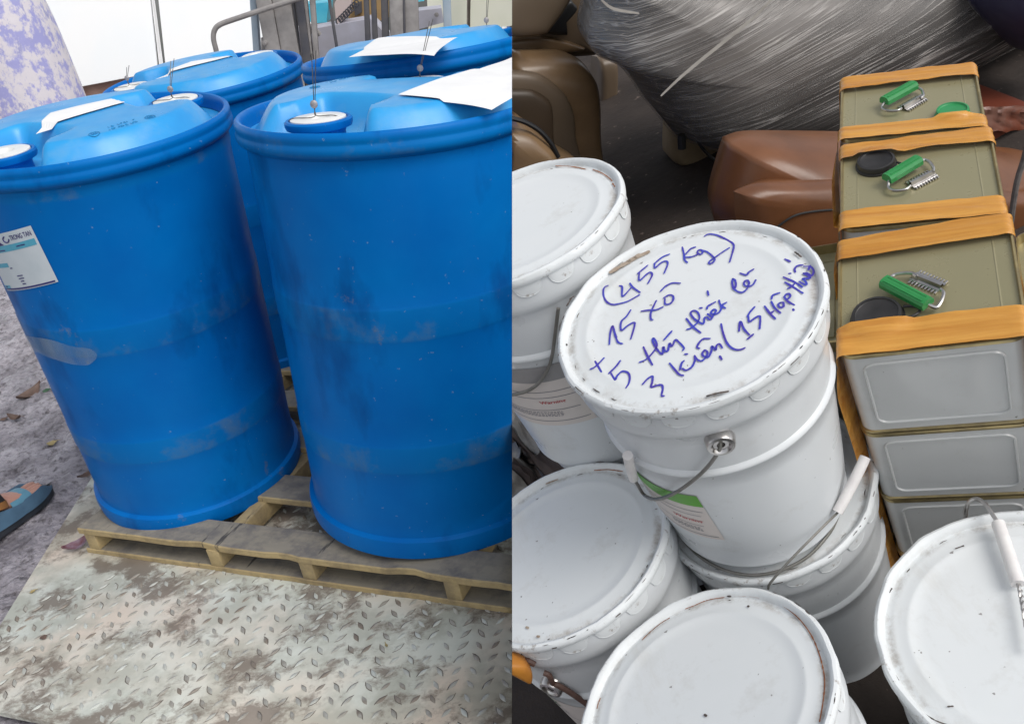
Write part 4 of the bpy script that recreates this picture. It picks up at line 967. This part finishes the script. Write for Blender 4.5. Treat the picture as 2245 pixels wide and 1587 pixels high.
# orange tape: closed bands round each stack
def tape(k, g0, g1, label, n_t, seed):
    hgt = n_t*TH; h = S_/2+.0022; path = []
    for cx, cz, a0 in ((h-.010, -.008, 0), (-h+.010, -.008, PI/2), (-h+.003, -hgt+.002, PI), (h-.003, -hgt+.002, 1.5*PI)):
        r = .010 if cz > -.05 else .003
        for q in range(6): a = a0+PI/2*q/5; path.append(Vector((cx+r*math.cos(a), cz+r*math.sin(a))))
    full = []; N = len(path)
    for i in range(N):
        a, c = path[i], path[(i+1) % N]; m = max(1, int((c-a).length/.008))
        for j in range(m): full.append(a+(c-a)*j/m)
    b = MB(60); P = []
    for i, p in enumerate(full):
        row = []
        for j in range(11):
            q = j/10; ed = (.0022*nz((i*.13, seed, 1)) if j == 0 else (.0022*nz((i*.13, seed, 7)) if j == 10 else 0))
            pin = 0; out_ = 0
            if p.x < 0 and p.y < -.02 and abs(p.x) > h-.005: pin = .45*sstep(0, .3, -p.y); out_ = .010*sstep(0, .08, -p.y)*(1-q)*(1 if g0 < 0 else 0)
            g = g0+(g1-g0)*(q*(1-pin)+.0*pin)+ed
            wr = .0012*nz((p.x*60, g*160, seed))+.0022*abs(nz((p.x*14+g*50, g*70, seed+3)))
            d = Vector((p.x, p.y+hgt/2)); d = Vector((d.x*.4 if abs(p.x) < h-.01 else d.x, d.y)).normalized()
            lift = (1-sstep(CAPS[k][1]*1.02, CAPS[k][1]*1.5, math.hypot(p.x-CAPS[k][0].x, g-CAPS[k][0].y)))*(.0056 if k == 1 else .0062) if p.y > -.004 else 0
            row.append((p.x+d.x*wr-out_, g, p.y+d.y*wr+.0009+lift))
        P.append(row)
    b.grid(P, cu=True)
    single('R', 'tape_band', b, TAPE, TM[k], label, 'packing tape', 'orange tape bands round the tin stacks')
tape(1, -S_/2-.001, -S_/2+.044, 'wide orange tape over the near edge of the front tin stack', 4, 1); tape(1, S_/2-.034, S_/2+.001, 'orange tape band over the far edge of the front tin stack', 4, 2)
tape(2, -S_/2-.001, -S_/2+.036, 'orange tape band over the near edge of the middle tin', 1, 3); tape(2, S_/2-.032, S_/2+.001, 'orange tape band over the far edge of the middle tin, beside its black cap', 1, 4)
tape(3, -S_/2-.001, -S_/2+.033, 'orange tape band over the near edge of the farthest tin, crossing its green cap', 1, 5); tape(3, S_/2-.036, S_/2+.001, 'orange tape band over the far edge of the farthest tin', 1, 6)
# two loose tins standing lower beside the front stack
def low_tin(u, v, es, label):
    best = None
    for q in range(200):
        zd = -.02-.003*q; p = on_plane('R', TM[1], u, v, zd)
        if best is None or abs(p.y-.22) < best[0]: best = (abs(p.y-.22), zd, p.y)
    _, zd, g = best
    top = TM[1] @ Vector((es*(S_+.006), g-S_/2, zd)); kz = max(1, (top.z-.004)/TH)     # tall tins standing on the floor
    tin(TM[1] @ Matrix.Translation((es*(S_+.006), g-S_/2, zd-TH*kz)) @ Matrix.Diagonal((1, 1, kz, 1)), label, 'loose tins')
low_tin(1800, 535, -1, 'lower loose tin between the lettered pail and the taped stacks'); low_tin(2232, 508, 1, 'lower loose tin on the far side of the front stack, at the picture edge')

# ---- floor of the store
DIRT = Mat('dark_earth_floor'); c = DIRT.mix(DIRT.ramp(DIRT.noise(4, 6, .6), [(.35, 0.), (.65, 1.)]), (.022, .016, .013), (.048, .035, .028))
c = DIRT.mix(DIRT.ramp(DIRT.noise(34, 5, .6), [(.64, 0.), (.70, 1.)]), c, (.16, .12, .10)); DIRT.col(c).rough(.85).bump(DIRT.noise(30, 6, .65), .7, .006)
b = MB(180); b.grid([[(x, y, -.004+.010*nz((x*4, y*4, 1))+.004*nz((x*17, y*17, 2))) for y in [.1+.05*j for j in range(120)]] for x in [-1.2+.05*i for i in range(100)]])
single('R', 'earth_floor', b, DIRT.m, Matrix.Identity(4), kind='structure')

# ---- goods behind
def pillow(px, y, front, back, base_v=None, rings=12, pw=2.2, dy=None):
    """a rounded solid from a seen outline standing at its own distance y, with real depth in front and behind"""
    Q = [at('R', q_.x, q_.y, y=y) for q_ in smooth([(u, v, 0) for u, v in px+[px[0]]], 4)[:-1]]
    c = sum(Q, Vector())/len(Q); base = Vector((c.x, y, max(0, min(q.z for q in Q)))); P = []
    for sgn, dep in ((-1, front), (1, back)):
        rows = []
        for k in range(rings+1):
            s = 1-k/rings; off = dep*(max(0, 1-s**pw))**(1/pw)
            rows.append([c+(q-c)*max(s, .002)+Vector((0, sgn*off, 0))-base for q in Q])
        P.append(rows)
    b = MB(60); b.grid(P[0][::-1]+P[1][1:], cv=True); return b, Matrix.Translation(base)
BROWN = simple('brown_glossy_plastic', (.205, .128, .066), (.135, .084, .043), 7, .3, 0, .15, .003)
BROWND = simple('dull_brown_plastic', (.125, .09, .058), (.14, .10, .066), 5, .4)
BROWNIN = simple('recess_shade_brown', (.065, .043, .026), (.05, .034, .02), 5, .45)
RUSTBR = simple('rust_brown_plastic', (.205, .080, .031), (.135, .053, .022), 6, .32, 0, .2, .003)
TAN = simple('tan_block', (.30, .22, .12), (.25, .18, .10), 12, .7, 0, .3, .004)
BLACK = simple('black_plastic', (.012, .012, .013), (.02, .02, .02), 10, .4)
GREYROD = simple('grey_cord', (.17, .15, .14), (.10, .09, .085), 60, .7)
REDBR = simple('red_brown_box', (.15, .032, .014), (.12, .028, .013), 8, .5)
TARP = simple('dark_blue_tarp', (.035, .035, .075), (.06, .06, .11), 7, .5)
def bin_(px, y, f, bk, mat, name, label, cat, group=None, pw=2.2):
    b, M = pillow(px, y, f, bk, pw=pw); t = thing('R', name, label, cat, M, group); part('shell', b, mat, t); return t, M
def bin_part(t, M, px, y, f, bk, mat, name, pw=2.2):
    b, m2 = pillow(px, y, f, bk, pw=pw); b.v = [p+(m2.translation-M.translation) for p in b.v]; part(name, b, mat, t)
def line_on(t, M, px, y, r, mat, name):
    b = MB(); b.tube(smooth([at('R', u, v, y=y)-M.translation for u, v in px]), r, 8); part(name, b, mat, t)
t, M = bin_([(1060, 122), (1180, 115), (1245, 120), (1275, 135), (1295, 165), (1303, 220), (1304, 290), (1310, 340), (1318, 380), (1250, 420), (1060, 420)], 2.45, .10, .25, BROWN, 'plastic_bin', 'tall brown rounded plastic bin with an arched recess behind the stacked pails', 'plastic bin', pw=4)
bin_part(t, M, [(1060, 152), (1150, 155), (1190, 166), (1225, 190), (1245, 215), (1258, 250), (1262, 300), (1264, 400), (1060, 420)], 2.36, .03, .02, BROWND, 'arch_panel', 4)
bin_part(t, M, [(1060, 198), (1150, 195), (1180, 203), (1205, 222), (1212, 250), (1213, 300), (1215, 400), (1060, 420)], 2.33, .02, .02, BROWNIN, 'recess', 4)  # raised panel in darker brown, shade of the recess put into its colour
t, M = bin_([(1060, 256), (1130, 262), (1165, 280), (1195, 306), (1215, 335), (1250, 350), (1300, 390), (1200, 450), (1060, 450)], 2.1, .10, .2, BROWN, 'plastic_dome', 'low brown plastic dome with a dark cable along its edge, behind the stacked pails', 'plastic dome', pw=3)
line_on(t, M, [(1118, 259), (1150, 268), (1180, 285), (1200, 305), (1214, 325), (1224, 345)], 2.03, .006, BLACK, 'cable')
t, M = bin_([(1312, 0), (1305, 60), (1288, 100), (1268, 112), (1060, 116), (1060, 70), (1060, -60), (1330, -60)], 2.7, .12, .3, BROWND, 'panel_stack', 'grey brown moulded plastic panel stacked above the tall brown bin', 'plastic panel', pw=5)
bin_part(t, M, [(1060, 90), (1180, 78), (1266, 98), (1264, 112), (1060, 116)], 2.56, .03, .02, BROWN, 'edge_lip', 4)
bin_part(t, M, [(1060, 75), (1128, 78), (1185, 72), (1203, 58), (1240, 5), (1250, -40), (1130, -40), (1060, 20)], 2.52, .05, .03, BROWND, 'raised_block', 5)
bin_part(t, M, [(1186, 73), (1240, 78), (1228, 62), (1262, 22), (1258, 8), (1240, 3)], 2.545, .02, .02, BLACK, 'opening_shade', 4)  # solid black piece painted as the shade inside an opening
t, M = bin_([(1308, 125), (1345, 126), (1347, 200), (1352, 250), (1358, 272), (1318, 280), (1308, 240)], 3.1, .05, .1, BROWND, 'support_post', 'narrow dull brown plastic leg in the dark beside the tall brown bin', 'plastic leg', pw=4)
t, M = bin_([(1472, 276), (1540, 284), (1592, 292), (1586, 340), (1580, 356), (1555, 353), (1530, 360), (1500, 352), (1472, 350)], 2.40, .05, .10, TAN, 'tan_block', 'torn tan block with ragged foot under the wrapped bundle', 'block', pw=5)
t, M = bin_([(1600, 318), (1650, 303), (1760, 302), (1900, 304), (2080, 308), (2230, 342), (2330, 360), (2350, 540), (2000, 640), (1700, 620), (1590, 530), (1566, 480), (1564, 440), (1580, 380)], 1.62, .16, .22, RUSTBR, 'plastic_tub', 'big rust brown glossy plastic tub behind the lettered pail and the tins', 'plastic tub', pw=1.9)
bin_part(t, M, [(1608, 420), (1660, 402), (1760, 396), (1900, 392), (2100, 410), (2250, 420), (2320, 440), (2300, 500), (2000, 560), (1720, 560), (1625, 510)], 1.50, .05, .05, RUSTBR, 'swelling', 3)
line_on(t, M, [(1690, 512), (1712, 492), (1745, 472), (1790, 463), (1845, 459)], 1.452, .0022, BLACK, 'seam')
# stretch-wrapped bundle on short legs
BX = [(1312, -60), (1308, 20), (1300, 62), (1298, 88), (1306, 112), (1324, 127), (1348, 131), (1378, 158), (1402, 186), (1430, 224), (1458, 266), (1478, 290), (1500, 302), (1560, 303), (1620, 297), (1700, 286), (1790, 262), (1850, 236), (1900, 190), (2000, 150), (2060, 134), (2130, 100), (2190, 70), (2262, 30), (2300, -20), (2280, -60)]
b, M = pillow(BX, 2.2, .22, .35, pw=3)
wb = thing('R', 'wrapped_bundle', 'large black bundle wrapped in streaky clear stretch film on short legs', 'wrapped goods', M); part('black_body', b, BLACK, wb)
FILM = Mat('stretch_film'); FILM.col(FILM.mix(FILM.ramp(FILM.noise(3, 4), [(.3, 0.), (.7, 1.)]), (.40, .37, .345), (.52, .485, .455))).rough(.25)
def hair(scale, ang, loc, w, sx=.014):
    n = FILM.noise(scale, 2, .5, FILM.mapped((sx, .06, 1.0), (0, math.radians(ang), 0), loc)); d = FILM.math('ABSOLUTE', FILM.math('SUBTRACT', n, .5))
    return FILM.ramp(d, [(0, 1.), (w, 0.)])
h1 = hair(42, 3, (0, 0, 0), .020); h2 = hair(60, -5, (3, 1, 2), .024); h3 = hair(34, -18, (6, 2, 1), .014); h4 = hair(48, 12, (2, 5, 3), .013)
lines = FILM.math('MAXIMUM', FILM.math('MAXIMUM', h1, h2), FILM.math('MAXIMUM', h3, h4))
haze_ = FILM.noise(14, 4, .6, FILM.mapped((.06, .1, 1.0), (0, math.radians(-2), 0), (1, 1, 1)))
zf = FILM.n.new('ShaderNodeMapRange'); zf.inputs[1].default_value = .0; zf.inputs[2].default_value = .36; zf.inputs[3].default_value = -.46; zf.inputs[4].default_value = .10; FILM.link(FILM.sep('Z'), zf.inputs[0])
veil = FILM.math('ADD', FILM.math('MULTIPLY', haze_, .8), zf.outputs[0])
lm_ = FILM.math('MULTIPLY', lines, FILM.ramp(FILM.noise(5, 4), [(.3, .25), (.65, .9)]))
fac = FILM.math('MAXIMUM', veil, FILM.math('MULTIPLY', lm_, .75))
FILM.col(FILM.mix(lm_, (.30, .275, .255), (.74, .70, .66)))
s1 = lines
tr = FILM.n.new('ShaderNodeBsdfTransparent'); mx = FILM.n.new('ShaderNodeMixShader'); FILM.link(fac, mx.inputs[0]); FILM.link(tr.outputs[0], mx.inputs[1]); FILM.link(FILM.b.outputs[0], mx.inputs[2]); FILM.link(mx.outputs[0], FILM.n['Material Output'].inputs[0])
FILM.bump(FILM.math('ADD', haze_, FILM.math('MULTIPLY', lines, .4)), .5, .008)
b2 = MB(60); b2.v = [p*1.0 for p in b.v]; cc = sum(b.v, Vector())/len(b.v)
b2.v = [cc+(p-cc)*1.012+(p-cc).normalized()*.004+Vector((0, -.004-.006*abs(nz(p, 7)), .003*nz(p, 11))) for p in b.v]; b2.f = b.f; b2.mi = b.mi; part('stretch_film', b2, FILM.m, wb)
for px, w in (([(1494, 296), (1495, 326)], .022), ([(1588, 290), (1589, 330), (1588, 372)], .012)):
    b = MB(30); P = [at('R', u, v, y=2.12)-M.translation for u, v in px]; b.tube(P, w/2, 10); part('leg', b, BLACK, wb)
b = MB(); b.tube(smooth([at('R', u, v, y=2.1)-M.translation for u, v in [(1526, 300), (1538, 322), (1556, 342), (1578, 358), (1587, 366)]]), .0045, 8); part('cable', b, BLACK, wb)
FOLD = simple('film_fold', (.40, .375, .34), (.30, .28, .255), 20, .3)
b = MB(60)
for L, w in (([(1700, -10), (1660, 32), (1600, 82), (1540, 130), (1490, 172), (1450, 210)], .008), ([(1318, 0), (1345, 20), (1400, 30)], .006)):
    P = [at('R', u, v, y=1.955)-M.translation for u, v in L]; sm_ = smooth(P); b.ribbon(sm_, [w*(.25+.75*math.sin(PI*(.12+.8*i/len(sm_)))) for i in range(len(sm_))], (0, -1, .2))
part('film_fold', b, FOLD, wb)
# things at the right edge
def crate(px, y, th, mat, name, label, cat, pn):
    P = [at('R', u, v, y=y) for u, v in px]; base = Vector((P[0].x, y, min(p.z for p in P))); P = [p-base for p in P]; Q = [p+Vector((0, th, 0)) for p in P]; n = len(P); b = MB(20)
    b.add(P+Q, [list(range(n)), list(range(2*n-1, n-1, -1))]+[(k, (k+1) % n, n+(k+1) % n, n+k) for k in range(n)])
    t = thing('R', name, label, cat, Matrix.Translation(base)); part(pn, b, mat, t); return t, base
t, base = crate([(2125, 262), (2290, 240), (2292, 330), (2135, 345)], 1.78, .3, REDBR, 'red_brown_box', 'red brown box under clear film beyond the farthest tin', 'box', 'box_body')
b = MB(60); P = [[at('R', 2138+ (2275-2138)*i/14, 236-5*(i/14)+3*nz((i*.5, 3, 1))+(54+7*nz((i*.5, 1, 1)))*j/8, y=1.768-.016*abs(nz((i*.6, j*.6, 2)))-.004*j/8)-base for j in range(9)] for i in range(15)]
b.grid(P); REDF = simple('red_film', (.17, .045, .022), (.20, .11, .085), 14, .22); part('film_cover', b, REDF, t)
b = MB(); b.tube(smooth([at('R', u, v, y=1.35) for u, v in [(2256, 300), (2246, 345), (2232, 390), (2224, 430), (2217, 482), (2212, 520)]]), .0055, 8)
single('R', 'grey_cord', b, GREYROD, Matrix.Identity(4), 'grey cord hanging down at the picture edge beside the tins', 'cord')
b, M = pillow([(2190, -40), (2195, 20), (2215, 60), (2260, 110), (2300, 120), (2300, -40)], 1.9, .08, .2, pw=3); single('R', 'tarp_bundle', b, TARP, M, 'dark blue tarp bundle at the upper corner beyond the wrapped bundle', 'tarp')
# scrap in the gap left of the pails
SCRAPD = simple('dark_scrap_metal', (.055, .05, .05), (.16, .15, .145), 18, .5, .4, .5, .004)
SCRAPL = simple('pale_scrap_metal', (.34, .33, .31), (.16, .15, .14), 22, .5, .3, .5, .004)
SCRAPB = simple('brown_card_scrap', (.14, .105, .09), (.09, .07, .065), 22, .8)
def scrap(u, v, z, sx, sy, rot, mat, label, bend=.3):
    c = at('R', u, v, z=z); b = MB(50); P = []
    for i in range(13):
        row = []
        for j in range(9):
            a, q = i/12-.5, j/8-.5; row.append((a*sx+.006*nz((a*4, q*4, u)), q*sy+.006*nz((a*4, q*4, v)), bend*sx*(abs(a)*.6+.3*math.sin(q*5))+.010*nz((a*6, q*6, u*.1))))
        P.append(row)
    b.grid(P); b.grid([[(x, y, zz-.004) for x, y, zz in r] for r in P])
    single('R', 'scrap_piece', b, mat, Matrix.Translation(c) @ Matrix.Rotation(rot[0], 4, 'Z') @ Matrix.Rotation(rot[1], 4, 'X') @ Matrix.Rotation(rot[2], 4, 'Y'), label, 'scrap', 'scrap beside the pails')
scrap(1143, 925, .24, .06, .12, (.5, .9, .3), SCRAPL, 'pale torn sheet scrap hanging just under the grey banded label', .5)
scrap(1178, 985, .18, .05, .15, (.4, .8, .2), SCRAPB, 'upright brown card scrap beside the lower stacked pail')
scrap(1150, 985, .12, .13, .10, (.9, .5, .6), SCRAPD, 'dark bent scrap metal between the card scraps', .6)
scrap(1135, 1035, .10, .10, .12, (-.3, .9, -.4), SCRAPL, 'folded pale scrap at the picture seam above the rust marked pail', .7)
scrap(1172, 1052, .10, .06, .12, (.6, 1.0, .3), SCRAPB, 'lower brown card scrap behind the rim of the rust marked pail', .4)
b = MB(); b.tube(smooth([at('R', u, v, z=.14) for u, v in [(1128, 1010), (1150, 998), (1168, 1002), (1180, 1020), (1196, 1044), (1206, 1050)]]), .006, 8); single('R', 'scrap_pipe', b, SCRAPD, Matrix.Identity(4), 'dark bent scrap pipe among the card scraps', 'scrap pipe')
# amber flap by the rust brown handle
AMB = simple('amber_plastic', (.48, .20, .03), (.36, .14, .03), 18, .35)
b, M = pillow([(1100, 1444), (1140, 1446), (1156, 1452), (1166, 1470), (1163, 1490), (1150, 1486), (1124, 1472), (1100, 1458)], .74, .012, .02, pw=3)
single('R', 'amber_cover', b, AMB, M, 'curved amber plastic piece beside the ear of the rust marked pail', 'plastic piece')

# what stands across the line between the two places ends there
SOLID = {'drum_body', 'pail_body', 'shell', 'deck_board', 'bottom_board', 'plate'}
def descend(o):
    for c_ in o.children: yield c_; yield from descend(c_)
bpy.context.view_layer.update()
for name, place in list(PLACE.items()):
    root = bpy.data.objects.get(name)
    if not root: continue
    for o in [root]+list(descend(root)):
        if o.type != 'MESH': continue
        s = 1 if place == 'R' else -1; mw = o.matrix_world
        dist = [s*SEAM_N.dot(mw @ v.co-CAM_C) for v in o.data.vertices]
        if min(dist) > .00015: continue
        if o.data.users > 1: o.data = o.data.copy()
        mi_ = mw.inverted(); bm = bmesh.new(); bm.from_mesh(o.data)
        cut = bmesh.ops.bisect_plane(bm, geom=bm.verts[:]+bm.edges[:]+bm.faces[:], dist=1e-6, plane_co=mi_ @ (CAM_C+SEAM_N*s*.00015), plane_no=mi_.to_3x3() @ (SEAM_N*s), clear_inner=True)
        if o.name.split('.')[0] in SOLID: bmesh.ops.edgenet_fill(bm, edges=[e for e in cut['geom_cut'] if isinstance(e, bmesh.types.BMEdge)])
        bm.to_mesh(o.data); bm.free(); o.data.update()
for o in list(bpy.data.objects):
    if o.type == 'MESH' and not o.data.polygons and not o.children: bpy.data.objects.remove(o)
